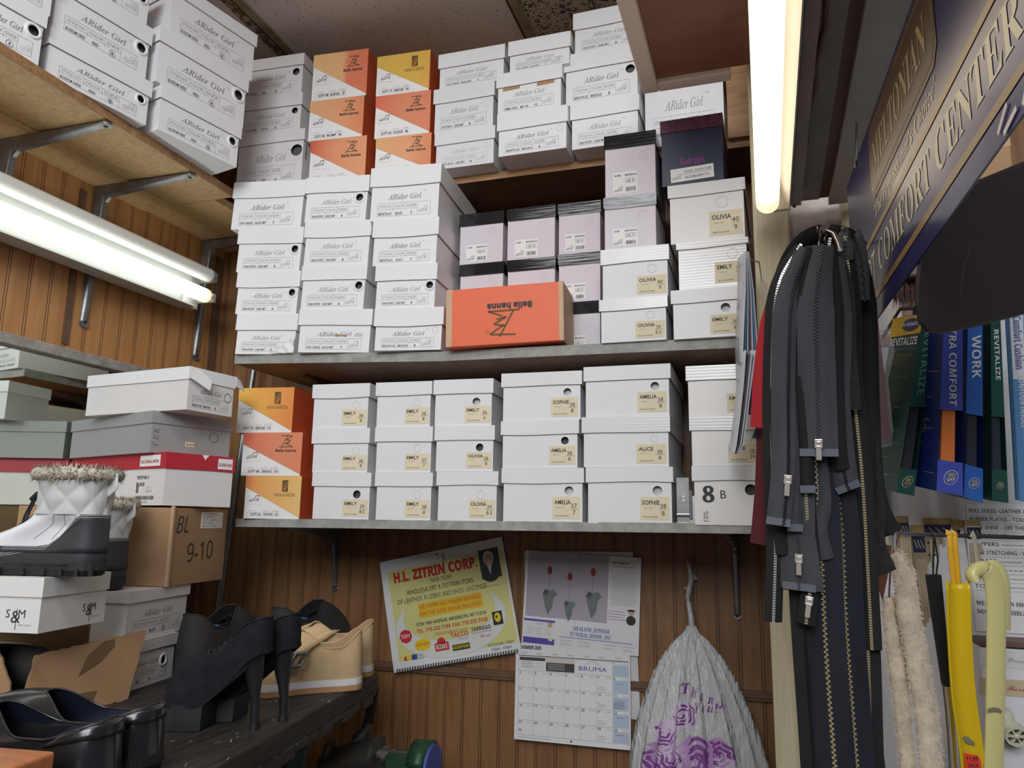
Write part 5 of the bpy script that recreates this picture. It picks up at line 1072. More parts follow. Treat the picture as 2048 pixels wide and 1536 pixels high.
q.loft(rim_,'machine_green',close=False); q.box((-.035,-.02,-.012),(.03,.02,.014),'machine_green',Matrix.Translation(w0-ax*.035+V((0,0,.004)))); sub(q,'wheel_guard',e,solid=.003)
q=MB(); w1=w0+ax*.005; q.tube([w1-ax*.008,w1+ax*.020],[.041,.041],'wheel_blue',28,smooth=False); sub(q,'wheel',e)
q=MB(); q.tube([c-ax*.10+V((0,0,-.02)),c-ax*.085+V((0,-.012,.012))],[.013,.010],'machine_grey',10); sub(q,'knob',e)
hs=[onZ(742,1384,BZ-.036)+V((0,.012,.004)),onY(744,1405,1.50),onY(738,1440,1.52),onY(724,1480,1.54),onY(716,1505,1.55),onY(708,1545,1.55)]
q=MB(); P=[]
for i in range(len(hs)-1):
    for k in range(14): P.append(hs[i].lerp(hs[i+1],k/14))
q.tube(P,[.0095+.0012*(k%2) for k in range(len(P))],'black_rubber',10,smooth=False); sub(q,'hose',e)
# ---------------------------------------------------------------- post, partition and overhead shelf near the second light
wood_mat('post_wood',(.72,.66,.45),(.56,.50,.31),(22,22,1.0),.5,2.2); mat('white_board',(.62,.55,.49),.6,var=.3,vscale=22,bump=.1); mat('white_panel',(.66,.66,.70),.5,var=.05,vscale=10)
PY=1.38
p0=onY(1517,700,PY).x; p1=onY(1592,700,PY).x
q=MB(); q.box((p0,PY,0),(p1,PY+.045,ZC),'post_wood'); struct(q,'pillar_post',bevel=.003)
q=MB(); q.box((p1,PY+.015,0),(1.4,PY+.03,1.60),'white_panel'); q.box((p1,PY+.013,1.58),(p1+.17,PY+.03,1.92),'white_board'); q.box((p1,PY+.01,1.555),(p1+.16,PY+.02,1.575),'oak_edge'); struct(q,'partition_wall')
x2=onY(1640,450,PY).x; q=MB(); q.box((x2+.035,PY-.002,1.2),(x2+.075,PY+.012,ZC),'post_wood'); struct(q,'pillar_trim',bevel=.002)
mat('board_grey',(.30,.26,.25),.55,var=.25,vscale=12); mat('strip_brown',(.13,.065,.05),.5,var=.3,vscale=14); mat('strip_white',(.44,.40,.38),.55,var=.15,vscale=10)
# fluorescent on the overhead shelf
FZ=onY(1535,404,1.28).z; FX=onY(1535,404,1.28).x
e=empty('fluorescent_light',(FX,.8,FZ),'lit fluorescent tube under the overhead shelf beside the hanging zippers','light')
tube(e,FX,FZ,.12,1.285,.0185,'tube_on_warm','tube','tube_end_cream',.035)
ztop=FZ+.03
xa=FX+.026
q=MB(); q.prism([V((FX+.0,.1,ztop+.03)),V((FX+.0,.1,ztop)),V((FX+.0195,.1,ztop-.002)),V((xa+.007,.1,FZ-.016)),V((xa+.009,.1,FZ-.016)),V((xa+.010,.1,ztop+.03))],(0,1.19,0),'fix_white'); sub(q,'reflector',e)
q=MB(); q.box((xa+.010,.1,FZ-.012),(xa+.026,1.28,ztop+.03),'board_grey'); q.box((FX-.006,1.288,FZ-.012),(FX+.034,1.297,FZ+.030),'fix_white'); sub(q,'housing',e)
xb=xa+.026; q=MB(); zz=FZ+.004
def cut(px): return onZ(px,60,zz+.012).x
X0,X1,X2,X3=xb,xb+.032,xb+.047,xb+.092
q.box((X0,.1,zz+.012),(X1,1.33,zz+.03),'board_grey'); q.box((X1,.1,zz+.014),(X2,1.33,zz+.03),'strip_brown'); q.box((X2,.1,zz+.004),(X3,1.34,zz+.03),'strip_white'); tag(q.build('overhead_shelf'),'grey and white overhead shelf edge beside the lit warm tube','shelf')
q=MB(); pts=[]
for k in range(26):
    y=.3+k*.0385; pts.append(V((X0+.022-.026*(k/25)+.0025*math.sin(k*1.9),y,zz+.009+.002*math.sin(k*2.3))))
pts+=[pts[-1]+V((-.004,.012,-.016)),pts[-1]+V((-.006,.016,-.03))]
q.tube(pts,[.0030+.0008*math.sin(k*2.7) for k in range(len(pts))],'strip_brown',7); tag(q.build('lamp_cable'),'frayed brown cable running along the overhead shelf','cable')
# hanging tray above the top-shelf boxes
mat('tray_pink',(.80,.66,.60),.5,var=.06,vscale=8); wood_mat('tray_brown',(.27,.11,.065),(.19,.072,.042),(3,3,3),.35,3)
TYf=1.40; c=onY(1283,190,TYf); tz=c.z; x0=onY(1286,170,TYf).x; x1=onY(1462,158,TYf).x; TW=.031
e=empty('hanging_tray',(x0,1.0,tz),'brown-bottomed tray with pinkish frame hung from the ceiling','tray')
q=MB(); q.box((x0+TW,.2,tz+.010),(x1+.10,TYf-TW,tz+.022),'tray_brown'); sub(q,'panel',e)
q=MB(); q.box((x0,.2,tz),(x0+TW,TYf,tz+.034),'tray_pink'); q.box((x0+TW,TYf-TW,tz),(x1,TYf,tz+.034),'tray_pink'); sub(q,'frame',e,bevel=.003)
q=MB(); 
for x,y in ((x0+.01,TYf-.02),(x0+.01,.5),(x1-.02,TYf-.02)): q.tube([(x,y,tz+.03),(x,y,ZC)],.003,'steel_dark',6)
sub(q,'hanger_rod',e)
# wood cleat at the end of the top shelf
a=onY(1458,300,1.62); q=MB(); q.box((a.x,1.60,TOPZ),(a.x+.05,1.64,ZC),'oak_edge'); struct(q,'trim_8')
# ---------------------------------------------------------------- latch between the boxes on the lowest shelf
a=onY(1352,955,1.475); b=onY(1380,1033,1.475); e=empty('door_latch',(a.x,1.47,LOWZ+.004),'loose steel door latch standing between the shoe boxes on the lowest shelf','latch')
z0=LOWZ+.0045
q=MB(); wl=b.x-a.x; q.box((a.x,1.474,z0),(a.x+wl,1.478,a.z),'steel_dark'); q.box((a.x,1.462,z0),(a.x+wl,1.474,z0+.0015),'steel'); 
for zz_ in (.034,.041): q.disc((a.x+wl*.55,1.4735,z0+zz_+.008),X,Z,.0022,'label_white',10)
sub(q,'plate',e,bevel=.0008)
q=MB(); q.tube([(a.x+.001,1.470,z0+.016),(a.x+wl+.004,1.470,z0+.016)],.0032,'chrome',10); q.box((a.x+wl,1.468,z0),(a.x+wl+.010,1.486,z0+.05),'steel'); q.tube([(a.x+wl+.003,1.465,z0+.008),(a.x+wl+.003,1.465,z0+.06)],.003,'chrome',8); sub(q,'bolt',e)
# ---------------------------------------------------------------- zippers on the hook
mat('zip_grey',(.054,.058,.066),.8,var=.25,vscale=60,bump=.3,bscale=900,stretch=(1,1,.25)); mat('zip_black',(.009,.009,.010),.85,bump=.3,bscale=700); mat('zip_navy',(.010,.012,.022),.8,var=.2,vscale=50,bump=.25,bscale=900)
mat('zip_red',(.42,.012,.022),.75,bump=.3,bscale=900); mat('zip_maroon',(.085,.008,.012),.8,bump=.3,bscale=900); mat('zip_pink',(.34,.14,.16),.8); mat('velvet',(.020,.020,.022),.95,var=.7,vscale=120,bump=.8,bscale=200,sheen=.25)
mat('brass',(.80,.68,.42),.3,.7); mat('nickel',(.85,.80,.74),.25,.7); mat('coil_black',(.012,.012,.014),.4); mat('coil_grey',(.075,.077,.082),.35); mat('zip_end',(.12,.13,.16),.6)
GZ='zippers hanging from the hook'
def zipper(px,D,wd,tape,teeth,label,half=False,offs=0.,end='cut',pull=None,tw=0.,step=.0030,gap=None,end_flare=0.,cup=.0045):
    """px: pixel polyline top to bottom, D: depth along the camera axis at the top/bottom"""
    D0,D1=D if isinstance(D,tuple) else (D,D)
    raw=[atD(x,y,D0+(D1-D0)*i/(len(px)-1)) for i,(x,y) in enumerate(px)]
    # resample with catmull-rom
    P=[]
    ex=[raw[0]*2-raw[1]]+raw+[raw[-1]*2-raw[-2]]
    for i in range(1,len(ex)-2):
        n=max(3,int((ex[i+1]-ex[i]).length/.012))
        for k in range(n):
            t=k/n; P.append(.5*((2*ex[i])+(ex[i+1]-ex[i-1])*t+(2*ex[i-1]-5*ex[i]+4*ex[i+1]-ex[i+2])*t*t+(3*ex[i]-ex[i-1]-3*ex[i+1]+ex[i+2])*t**3))
    P.append(raw[-1]); n=len(P)
    e=empty('zipper',P[n//2],label,'zipper',GZ)
    vd=(P[0]-EYE).normalized(); ph=random.uniform(0,6)
    def side(i):
        t=(P[min(i+1,n-1)]-P[max(i-1,0)]).normalized(); s=t.cross(vd).normalized(); s=s if s.dot(_r)>0 else -s
        a=tw+.22*math.sin(i*.16+ph); return (s*math.cos(a)+t.cross(s)*math.sin(a)), t.cross(s).normalized()
    q=MB(); w=wd/2; th=.0006; M_=7; front=[];backs=[]
    for i,p in enumerate(P):
        s,nn=side(i); nn=nn if nn.dot(vd)<0 else -nn
        f=.55+.45*min(1,i/6) ; rip=.0009*math.sin(i*.45+ph)
        f*=1+end_flare*max(0,1-(n-1-i)/5)
        row=[p+s*(w*f*(-1+2*k/(M_-1)))+nn*(rip*abs(-1+2*k/(M_-1))-cup*(-1+2*k/(M_-1))**2) for k in range(M_)]
        front.append(row); backs.append([x-nn*th for x in row])
    q.loft(front,tape,True,False); q.loft([b[::-1] for b in backs],tape,True,False)
    q.loft([[f[0] for f in front],[b[0] for b in backs]],tape,False,False); q.loft([[f[-1] for f in front],[b[-1] for b in backs]],tape,False,False)
    sub(q,'tape',e)
    if end=='tab':
        q=MB(); i=n-1; s,nn=side(i); nn=nn if nn.dot(vd)<0 else -nn; t=(P[-1]-P[-3]).normalized()
        q.quad(P[-1]-s*w+nn*.0006+t*.0004,P[-1]+s*w+nn*.0006+t*.0004,P[-1]+s*w+nn*.0006-t*.008,P[-1]-s*w+nn*.0006-t*.008,'zip_end'); sub(q,'end_tape',e)
    if teeth:
        step=step*.62 if teeth in('coil_black','coil_grey') and step<.004 else step
        q=MB(); acc=0.; k=0; oo=offs*w
        for i in range(n-1):
            s,nn=side(i); nn=nn if nn.dot(vd)<0 else -nn; a,b=P[i],P[i+1]; L=(b-a).length; t=(b-a)/L
            while acc<L:
                c=a+t*acc+s*oo+nn*.0011; sg=1 if k%2 else -1
                ts=.7 if teeth in('coil_black','coil_grey') or teeth.startswith('zip') else 1.
                if half: u0,u1=-.0018,.0018
                else: u0,u1=((-.0026,.0006) if sg<0 else (-.0006,.0026))
                u0*=ts;u1*=ts
                h=step*.33; hh=.0011
                vs_=[c+s*u0-t*h-nn*hh,c+s*u1-t*h-nn*hh,c+s*u1+t*h-nn*hh,c+s*u0+t*h-nn*hh,c+s*u0*.9-t*h+nn*hh,c+s*u1*.9-t*h+nn*hh,c+s*u1*.9+t*h+nn*hh,c+s*u0*.9+t*h+nn*hh]
                q.add(vs_,[(4,5,6,7),(0,1,5,4),(1,2,6,5),(2,3,7,6),(3,0,4,7)],teeth); acc+=step; k+=1
            acc-=L
        sub(q,'teeth',e)
    if pull:
        i=int(pull[0]*(n-1)); s,nn=side(i); nn=nn if nn.dot(vd)<0 else -nn; t=(P[min(i+1,n-1)]-P[i-1]).normalized(); c=P[i]+s*offs*w+nn*.003
        q=MB(); M=Matrix((( s.x,nn.x,t.x,c.x),(s.y,nn.y,t.y,c.y),(s.z,nn.z,t.z,c.z),(0,0,0,1)))
        q.box((-.0042,-.002,-.005),(.0042,.002,.005),pull[1],M); q.box((-.0022,.002,-.003),(.0022,.0034,.003),pull[1],M); q.box((-.0028,.0026,.002),(.0028,.0038,.018),pull[1],M); sub(q,'slider',e,bevel=.0006)
    return e
Zs=[ # back to front
 ([(1590,515),(1552,620),(1530,740),(1522,856)],.90,.034,'zip_red','zip_red','bright red zipper on the post side of the bunch',dict(offs=.5,tw=.5)),
 ([(1586,520),(1552,660),(1536,840),(1532,980),(1524,1090)],.915,.028,'zip_maroon',None,'maroon zipper tape below the bright red one',dict(tw=.3)),
 ([(1566,880),(1562,1000),(1568,1100),(1574,1180)],.90,.026,'zip_pink',None,'dusty pink zipper tape showing under the grey zipper ends',{}),
 ([(1575,560),(1548,680),(1532,830),(1517,880)],.925,.016,'zip_navy',None,'short navy tape end beside the red zipper',{}),
 ([(1600,490),(1556,570),(1544,700),(1543,900),(1550,1080),(1546,1245)],.882,.020,'zip_black','nickel','black zipper with pale metal teeth along the red zipper',dict(offs=.05,half=True)),
 ([(1696,480),(1726,600),(1734,800),(1740,950),(1736,990)],.905,.020,'zip_black',None,'black tape hanging at the insole side, short cut end',{}),
 ([(1708,475),(1732,590),(1740,800),(1748,960),(1766,1040),(1782,1070)],.92,.022,'zip_black',None,'black tape with curling end next to the insole packs',dict(end_flare=.4)),
 ([(1700,478),(1718,640),(1724,860),(1738,1000),(1740,1090),(1764,1150)],.912,.034,'velvet',None,'black plush tape at the insole side of the bunch',{}),
 ([(1660,520),(1668,700),(1678,1000),(1700,1250),(1732,1560)],.898,.044,'zip_navy','brass','long black zipper with brass teeth, nearest the fur strip',dict(offs=.35)),
 ([(1655,520),(1660,800),(1676,1050),(1722,1200),(1738,1560)],.89,.034,'zip_black','brass','long black zipper with half brass chain behind the longest one',dict(half=True,offs=.2)),
 ([(1645,520),(1650,800),(1682,1050),(1692,1250),(1716,1560)],.88,.040,'zip_navy','brass','long navy-black zipper with brass chain in the middle',dict(offs=.0)),
 ([(1630,520),(1626,800),(1640,1050),(1652,1300),(1672,1560)],.872,.044,'zip_navy','brass','long navy-black zipper with bright brass chain left uncovered at the bottom',dict(offs=.0)),
 ([(1600,520),(1590,700),(1588,900),(1600,1100),(1612,1300),(1630,1560)],.884,.030,'zip_black','coil_black','long black coil zipper beside the wooden post',{}),
 ([(1606,900),(1615,1040),(1622,1150),(1612,1250)],.866,.020,'zip_black','brass','short black zipper ending in a metal stop above the post',dict(half=True,pull=(.93,'nickel'))),
 ([(1608,500),(1586,600),(1586,800),(1594,950),(1597,1090),(1598,1180)],.868,.036,'zip_grey','coil_grey','grey zipper with black coil and flared ends at the bottom',dict(end_flare=.5,pull=(.93,'nickel'),end='tab')),
 ([(1612,495),(1574,590),(1566,760),(1566,930),(1556,1050)],.858,.026,'zip_grey','coil_black','grey zipper with black zigzag coil and a metal slider',dict(offs=.45,pull=(.86,'nickel'),end='tab')),
 ([(1622,492),(1592,600),(1588,800),(1592,950),(1590,1062)],.862,.017,'zip_grey',None,'narrow grey tape with frayed blue end beside the zigzag coil',dict(end='tab')),
 ([(1672,500),(1680,640),(1676,800),(1690,950),(1699,980)],.862,.026,'zip_grey','coil_black','grey zipper curling behind the widest grey one, frayed end',dict(end='tab')),
 ([(1640,880),(1646,1000),(1636,1060),(1650,1120)],.866,.020,'zip_grey',None,'wavy grey tape dangling below the widest grey zipper',{}),
 ([(1646,490),(1632,600),(1634,760),(1638,912)],.850,.040,'zip_grey','coil_grey','widest grey zipper with grey coil and metal end box, front of the bunch',dict(end='tab',pull=(.985,'nickel'))),
 ([(1668,488),(1690,580),(1692,700),(1700,790),(1702,820)],.868,.022,'velvet',None,'short fuzzy black tape at the top of the bunch',{}),
 ([(1690,475),(1702,600),(1706,760),(1724,950),(1736,1150),(1744,1300)],.880,.022,'zip_black','brass','black zipper with fine gold chain below the fuzzy tape',dict(half=True)),
 ([(1660,478),(1655,520),(1655,600)],.874,.018,'zip_black','nickel','black zipper with pinkish metal teeth near the hook',dict(half=True)),
 ([(1618,494),(1603,600),(1606,760),(1612,900),(1616,985)],.856,.016,'zip_black',None,'narrow plain black tape between the two widest grey zippers',dict(end='tab')),
 ([(1662,492),(1671,600),(1672,760),(1678,900),(1684,940)],.858,.017,'zip_black',None,'narrow plain black tape along the inner edge of the widest zipper',{}),
 ([(1598,505),(1572,610),(1556,780),(1556,1000),(1562,1110)],.876,.018,'zip_black',None,'narrow black tape between the pale-toothed and zigzag zippers',{}),
]
for px,D,wd,tp_,te,lb,kw in Zs: zipper(px,D,wd,tp_,te,lb,**kw)
# top folds where the tapes cross the hook + the hook itself
e=empty('wall_hook',atD(1640,470,.88),'steel double hook carrying the bunch of zippers','hook'); q=MB()
hp=[atD(1645,500,1.30),atD(1645,500,.93),atD(1640,485,.88),atD(1637,462,.87),atD(1639,452,.865)]; q.tube(hp,.0028,'chrome',8); hp=[atD(1645,500,.93),atD(1655,462,.88),atD(1668,468,.865),atD(1677,488,.855),atD(1680,500,.85)]; q.tube(hp,.0026,'chrome',8); q.tube([atD(1690,500,1.25),atD(1688,480,.90),atD(1686,455,.88)],.0026,'chrome',8)
sub(q,'hook',e); q=MB(); b=atD(1645,500,1.3); q.box((b.x-.03,b.y-.002,b.z-.03),(b.x+.05,b.y+.19,b.z+.03),'steel_dark'); sub(q,'base',e)
zipper([(1540,640),(1566,545),(1600,492),(1640,470),(1690,476),(1716,500)],.893,.030,'zip_black',None,'black tape looped over the hook at the top of the bunch',tw=.9)
zipper([(1730,600),(1722,520),(1705,470),(1690,480),(1688,520)],.878,.020,'zip_grey','coil_black','grey zipper end folded over beside the hook, coarse teeth',step=.005)
# ---------------------------------------------------------------- catalogues hanging on the post
mat('glossy_page',(.60,.63,.68),.25); mat('page_blue',(.10,.20,.30),.35); mat('page_dark',(.12,.09,.11),.4)
def catalogue(name,spine,bulge,D,n,cols,label,depth=.10):
    e=empty(name,atD(spine[0][0],spine[0][1],D),label,'catalogue'); inx_=((atD(spine[2][0],spine[2][1],1.)-EYE).normalized()-_r*.14).normalized()
    for k in range(n):
        q=MB(); fr=[];t=k/(n-1) if n>1 else 0
        for i,(x,y) in enumerate(spine):
            p=atD(x+bulge[i]*(t-.5)*2,y,D); fr.append([p,p+inx_*depth*.5+_r*.003*math.sin(t*6),p+inx_*depth])
        sm=[]
        for a,b in zip(fr,fr[1:]):
            for j in range(5): sm.append([a[m].lerp(b[m],j/5) for m in range(3)])
        sm.append(fr[-1]); q.loft(sm,cols[k%len(cols)],True,False); sub(q,'cover' if k in (0,n-1) else 'page',e,solid=.0011)
    q=MB(); a=atD(spine[0][0]+2,spine[0][1]+14,D); q.tube([a,a+_r*.018+V((0,.02,0)),V((p0+.01,PY-.002,a.z))],.0012,'steel',6); sub(q,'string',e)
catalogue('hanging_catalogue',[(1494,503),(1499,580),(1501,700),(1503,790),(1500,830)],[3,8,15,14,9],1.26,7,('glossy_page','page_blue','glossy_page','page_dark','glossy_page','page_blue','glossy_page'),'fanned glossy catalogue hanging beside the wooden post')
catalogue('folded_magazine',[(1502,700),(1496,760),(1488,830),(1480,890),(1473,908)],[10,8,7,7,4],1.24,4,('glossy_page','page_dark','glossy_page','glossy_page'),'narrow folded magazine hanging below the fanned catalogue',.08)
# ---------------------------------------------------------------- banner under the overhead shelf
mat('banner_blue',(.035,.038,.15),.22,var=.15,vscale=6,bump=.12,bscale=9); mat('banner_gold',(.36,.25,.10),.3); mat('banner_cream',(.74,.70,.46),.3); mat('banner_brown',(.085,.045,.022),.3); mat('banner_tan',(.42,.32,.17),.3)
bo=atD(1735,640,1.0); ba=ray(1455,1048); ba=V((-ba.x,-ba.y,0)).normalized(); 
B=lambda s,z,l=0.: V((bo.x,bo.y,0))+ba*s+Z*z+ba.cross(Z)*l
e=empty('shop_banner',B(.3,1.504),'blue vinyl banner with gold stripes and cream lettering beside the zippers','banner')
q=MB(); rows=[]
for i in range(9): z=1.504+.238*i/8; rows.append([B(-.09+.84*k/20,z,.0014*math.sin(k*.9)*(i/8)) for k in range(21)])
q.prism([B(-.09,1.504,-.002),B(.75,1.504,-.002),B(.75,1.742,-.002),B(-.09,1.742,-.002)],ba.cross(Z)*.002,'banner_blue')
br=lambda s0,z0,s1,z1,m,l=.0006: q.quad(B(s0,z0,l),B(s1,z0,l),B(s1,z1,l),B(s0,z1,l),m)
br(-.09,1.5265,.75,1.5345,'banner_gold'); br(-.09,1.600,.75,1.6078,'banner_gold')
bt=lambda t,s,z,h,m,st,fit,l=.0004,off=0.: q.text(t,B(s,z,0),ba,Z,h/.69,m,st,'L',fit,off,l)
bt('FOOT',-.028,1.551,.036,'banner_cream','serif',.108); bt('COMFORT',.098,1.551,.036,'banner_cream','serifb',.245); bt('CENTER',.362,1.551,.036,'banner_cream','serifb',.205)
def octo(s0,z0,s1,z1,c,m,l): q.poly([B(s0+c,z0,l),B(s1-c,z0,l),B(s1,z0+c,l),B(s1,z1-c,l),B(s1-c,z1,l),B(s0+c,z1,l),B(s0,z1-c,l),B(s0,z0+c,l)],m)
octo(.086,1.642,.395,1.735,.014,'banner_brown',.0006); octo(.092,1.648,.389,1.729,.012,'banner_tan',.0009); octo(.0938,1.6495,.3872,1.7275,.012,'banner_brown',.0012)
bt('MELTONIAN',.112,1.668,.038,'banner_tan','serifb',.255,.0016)
bt("'The Professional's Choice'",.094,1.619,.016,'banner_cream','italb',.285); q.disc(B(.415,1.70,.001),ba,Z,.007,'banner_gold',16,.0058); bt('R',.4115,1.696,.008,'banner_gold','sans',.006)
for s0,z0,s1,z1 in ((.51,1.512,.53,1.523),(.52,1.507,.545,1.512),(.555,1.508,.57,1.522)): q.line(B(s0,z0,.001),B(s1,z1,.001),.004,'label_white',ba.cross(Z))
sub(q,'vinyl_sheet',e)
for s_ in (.0,.35,.70): q=MB(); q.tube([B(s_,1.73,.002),B(s_,1.75,.0),B(s_,FZ+.018,-.004)],.0016,'steel',6); sub(q,'hanging_wire',e)
# ---------------------------------------------------------------- dark leather piece hanging in front of the insoles
mat('leather_brown',(.028,.018,.016),.55,var=.2,vscale=8,bump=.25,bscale=60)
LD=.74; lp=[(1842,510),(1836,560),(1834,610),(1842,645),(1858,664),(1885,668),(1950,655),(2060,626),(2130,606),(2130,300),(2048,322),(1960,358),(1890,425)]
e=empty('leather_apron',atD(1960,640,LD),'dark brown leather piece with rounded corner hanging in front of the insole packs','leather')
q=MB(); pp=[atD(x,y,LD+.0003*(x-1842)) for x,y in lp]; nn=(_f*-1.).normalized(); q.prism(pp[::-1] if 1 else pp,_f*.006,'leather_brown'); sub(q,'panel',e,bevel=.002)
q=MB(); q.tube([atD(x,y,LD+.0003*(x-1842)-.001) for x,y in ((1950,440),(1938,500),(1925,540),(1921,580),(1922,608))],[.0004,.0012,.0014,.0012,.0004],'nubuck_dark',6); sub(q,'crease',e)
q=MB(); a=atD(2070,330,LD+.06); q.tube([a,a+V((0,0,.35))],.003,'steel_dark',6); q.tube([atD(2120,320,LD+.08),atD(2120,320,LD+.08)+V((0,0,.35))],.003,'steel_dark',6); sub(q,'hanger',e)
# tan carton behind it
a=atD(1952,330,1.12); b=atD(2016,272,1.12); e=empty('cardboard_carton',(a.x,a.y,a.z-.1),'small tan carton showing between the banner and the dark leather','carton')
q=MB(); q.box((a.x,a.y,a.z-.14),(b.x,PY+.012,b.z),'kraft'); sub(q,'body',e,bevel=.002); q=MB(); q.box((a.x+.02,a.y-.0006,b.z-.02),(b.x,a.y+.02,b.z+.0006),'kraft_torn'); sub(q,'tape',e)
# ---------------------------------------------------------------- insole packs on the rack
mat('pack_green',(.018,.075,.062),.35); mat('pack_green_face',(.010,.040,.034),.3,var=.1,vscale=10); mat('pack_blue',(.065,.095,.46),.35); mat('pack_blue2',(.035,.13,.47),.35); mat('pack_navy',(.006,.016,.115),.3); mat('pack_yellow',(.62,.37,.015),.4)
mat('oval_navy',(.03,.03,.12),.4); mat('pack_white',(.72,.74,.76),.4); mat('print_yellow',(.50,.46,.08),.5); mat('print_teal',(.12,.24,.22),.5); mat('print_gold',(.26,.21,.05),.5); mat('insole_dark',(.022,.026,.04),.7); mat('insole_orange',(.75,.20,.04),.6); mat('insole_green',(.06,.14,.075),.6); mat('sky_blue',(.06,.26,.55),.35); mat('maroon_card',(.16,.02,.025),.5,var=.3,vscale=60)
def film(name):
    m=bpy.data.materials.new(name); m.use_nodes=True; b=m.node_tree.nodes['Principled BSDF']; b.inputs['Base Color'].default_value=(.9,.92,.95,1); b.inputs['Roughness'].default_value=.12; b.inputs['Alpha'].default_value=.16; MATS[name]=m
film('clear_film')
GI='insole packs on the rack'
def pack(tl,tr,br_,bl,w0,w1,D,g,spine,face,label,word,wcol,ws,logo=False,day=True,inner='insole_dark',wlen=.5,style='sansb',wstart=.03):
    """carton with its narrow spine to the camera; w0,w1 = window along the spine"""
    c=[atD(*p,D) for p in (tl,tr,br_,bl)]; G=-_r*g[0]+_f*g[1]
    e=empty('insole_pack',c[3],label,'insole pack',GI); at=lambda u,v: c[0].lerp(c[1],u).lerp(c[3].lerp(c[2],u),v)
    def blockp(q,v0,v1,u0,u1,ms,mf,dep=1.,off=0.):
        a=[at(u0,v0),at(u1,v0),at(u1,v1),at(u0,v1)]; a=[p+G*off for p in a]; b=[p+G*dep for p in a]; q.add(a+b,[(3,2,1,0)],ms); q.add(a+b,[(0,4,7,3),(1,2,6,5),(0,1,5,4),(2,3,7,6),(4,5,6,7)],mf)
    q=MB(); blockp(q,0,w0,0,1,spine,face); blockp(q,w1,1,0,1,spine,face); 
    q.add([at(0,w0),at(0,w1),at(0,w1)+G,at(0,w0)+G,at(.04,w0),at(.04,w1),at(.04,w1)+G,at(.04,w0)+G],[(0,1,2,3),(7,6,5,4),(0,4,5,1)],face); q.add([at(1,w0),at(1,w1),at(1,w1)+G,at(1,w0)+G],[(3,2,1,0)],face)
    ex=(c[2]-c[1]).normalized(); ey=(c[1]-c[0]).normalized(); H=(c[3]-c[0]).length; W=(c[1]-c[0]).length
    nn=ex.cross(ey); sg=1 if nn.dot(_f)<0 else -1
    q.text(word,at(.26,wstart)-_f*.0004,ex,ey,W*ws/.7,wcol,style,'L',H*wlen,0.,.0006)
    if day:
        up_=(c[0]-c[3]).normalized(); cc=at(.52,(w1+1)/2); r=W*.40; q.disc(cc-_f*.0007,ey,up_,r,'pack_white',24); q.disc(cc-_f*.0010,ey,up_,r*.92,'blue_print' if 'blue' in spine else 'pack_green_face',24)
        q.disc(cc-_f*.0012,ey,up_,r*.66,'pack_white',24,r*.63); q.text('90',cc-_f*.0013+up_*r*.02,ey,up_,r*.8,'print_yellow','sansb','C'); q.text('DAY',cc-_f*.0013-up_*r*.42,ey,up_,r*.52,'pack_white' if 'blue' in spine else 'print_yellow','sansb','C')
    # printed left face
    fx=(-G).normalized(); up_=(c[0]-c[3]).normalized(); L=G.length; fp=lambda u,v,l=.0006: at(0,v)+G*(1-u)+(up_.cross(fx)*(1 if up_.cross(fx).dot(_r)<0 else -1))*l
    if logo:
        q.quad(fp(0,0),fp(1,0),fp(1,.105),fp(0,.115),'pack_yellow'); 
        o=fp(.66,.052,.001); q.disc(o,fx,up_,L*.28,'oval_navy',24,0,H*.038); q.text("Dr.Scholl's",o-up_*H*.008+(fp(.66,.052,.0016)-o),fx,up_,H*.03,'pack_white','sansb','C',L*.50)
        q.text('REVITALIZE',fp(.06,.168,.001),fx,up_,H*.062,'pack_white','sansb','L',L*.90); q.text('RECOVERY INSOLES',fp(.12,.20,.001),fx,up_,H*.028,'print_teal','sans','L',L*.75)
        for k in range(3): q.text(('ALL DAY COMFORT & SUPPORT','REDUCES MUSCLE FATIGUE','FOR TIRED FEET')[k],fp(.10,.235+.022*k,.001),fx,up_,H*.02,'print_gold','sans','L',L*(.75-.12*k))
    for k in range(16):
        u=random.uniform(.1,.62); v=random.uniform(.34,.94); q.line(fp(u,v,.0008),fp(min(.97,u+random.uniform(.15,.35)),v,.0008),.0008,random.choice(('print_teal','print_gold')),fp(0,0,1)-fp(0,0,0))
    o=fp(.42,.66,.001); q.disc(o,fx,up_,L*.17,'print_gold',20,L*.155,H*.045)
    sub(q,'carton',e)
    q=MB(); blockp(q,w0,w1,.18,.74,inner,inner,.8,.05)
    if inner=='insole_orange': pass
    sub(q,'insole',e)
    return e
ID=1.08
pack((1847,628),(1874,622),(1828,992),(1793,985),.52,.86,ID,(.004,.078),'pack_green','pack_green_face','green insole pack with yellow logo top, leaning beside the zippers','REVITALIZE','print_teal',.50,True,True,'insole_dark',.40,wstart=.06)
pack((1889,610),(1925,605),(1926,992),(1873,982),.56,.83,ID-.035,(.004,.075),'pack_blue','pack_navy','blue insole pack with orange insoles showing in its window','XTRA COMFORT','pack_white',.40,False,True,'insole_orange',.46,'sansib',.09)
pack((1937,605),(1965,603),(1966,1006),(1928,994),.57,.83,ID-.01,(.003,.072),'pack_blue2','pack_navy','blue insole pack with a bold white word down its spine, second blue one','WORK','pack_white',.62,False,True,'insole_dark',.22,'sansb',.17)
pack((1981,600),(1999,598),(2017,1006),(1984,1002),.58,.84,ID,(.003,.072),'pack_green','pack_green_face','green insole pack between the blue ones and the clear blister pack','REVITALIZE','pack_white',.50,False,True,'insole_dark',.25,'sansb',.15)
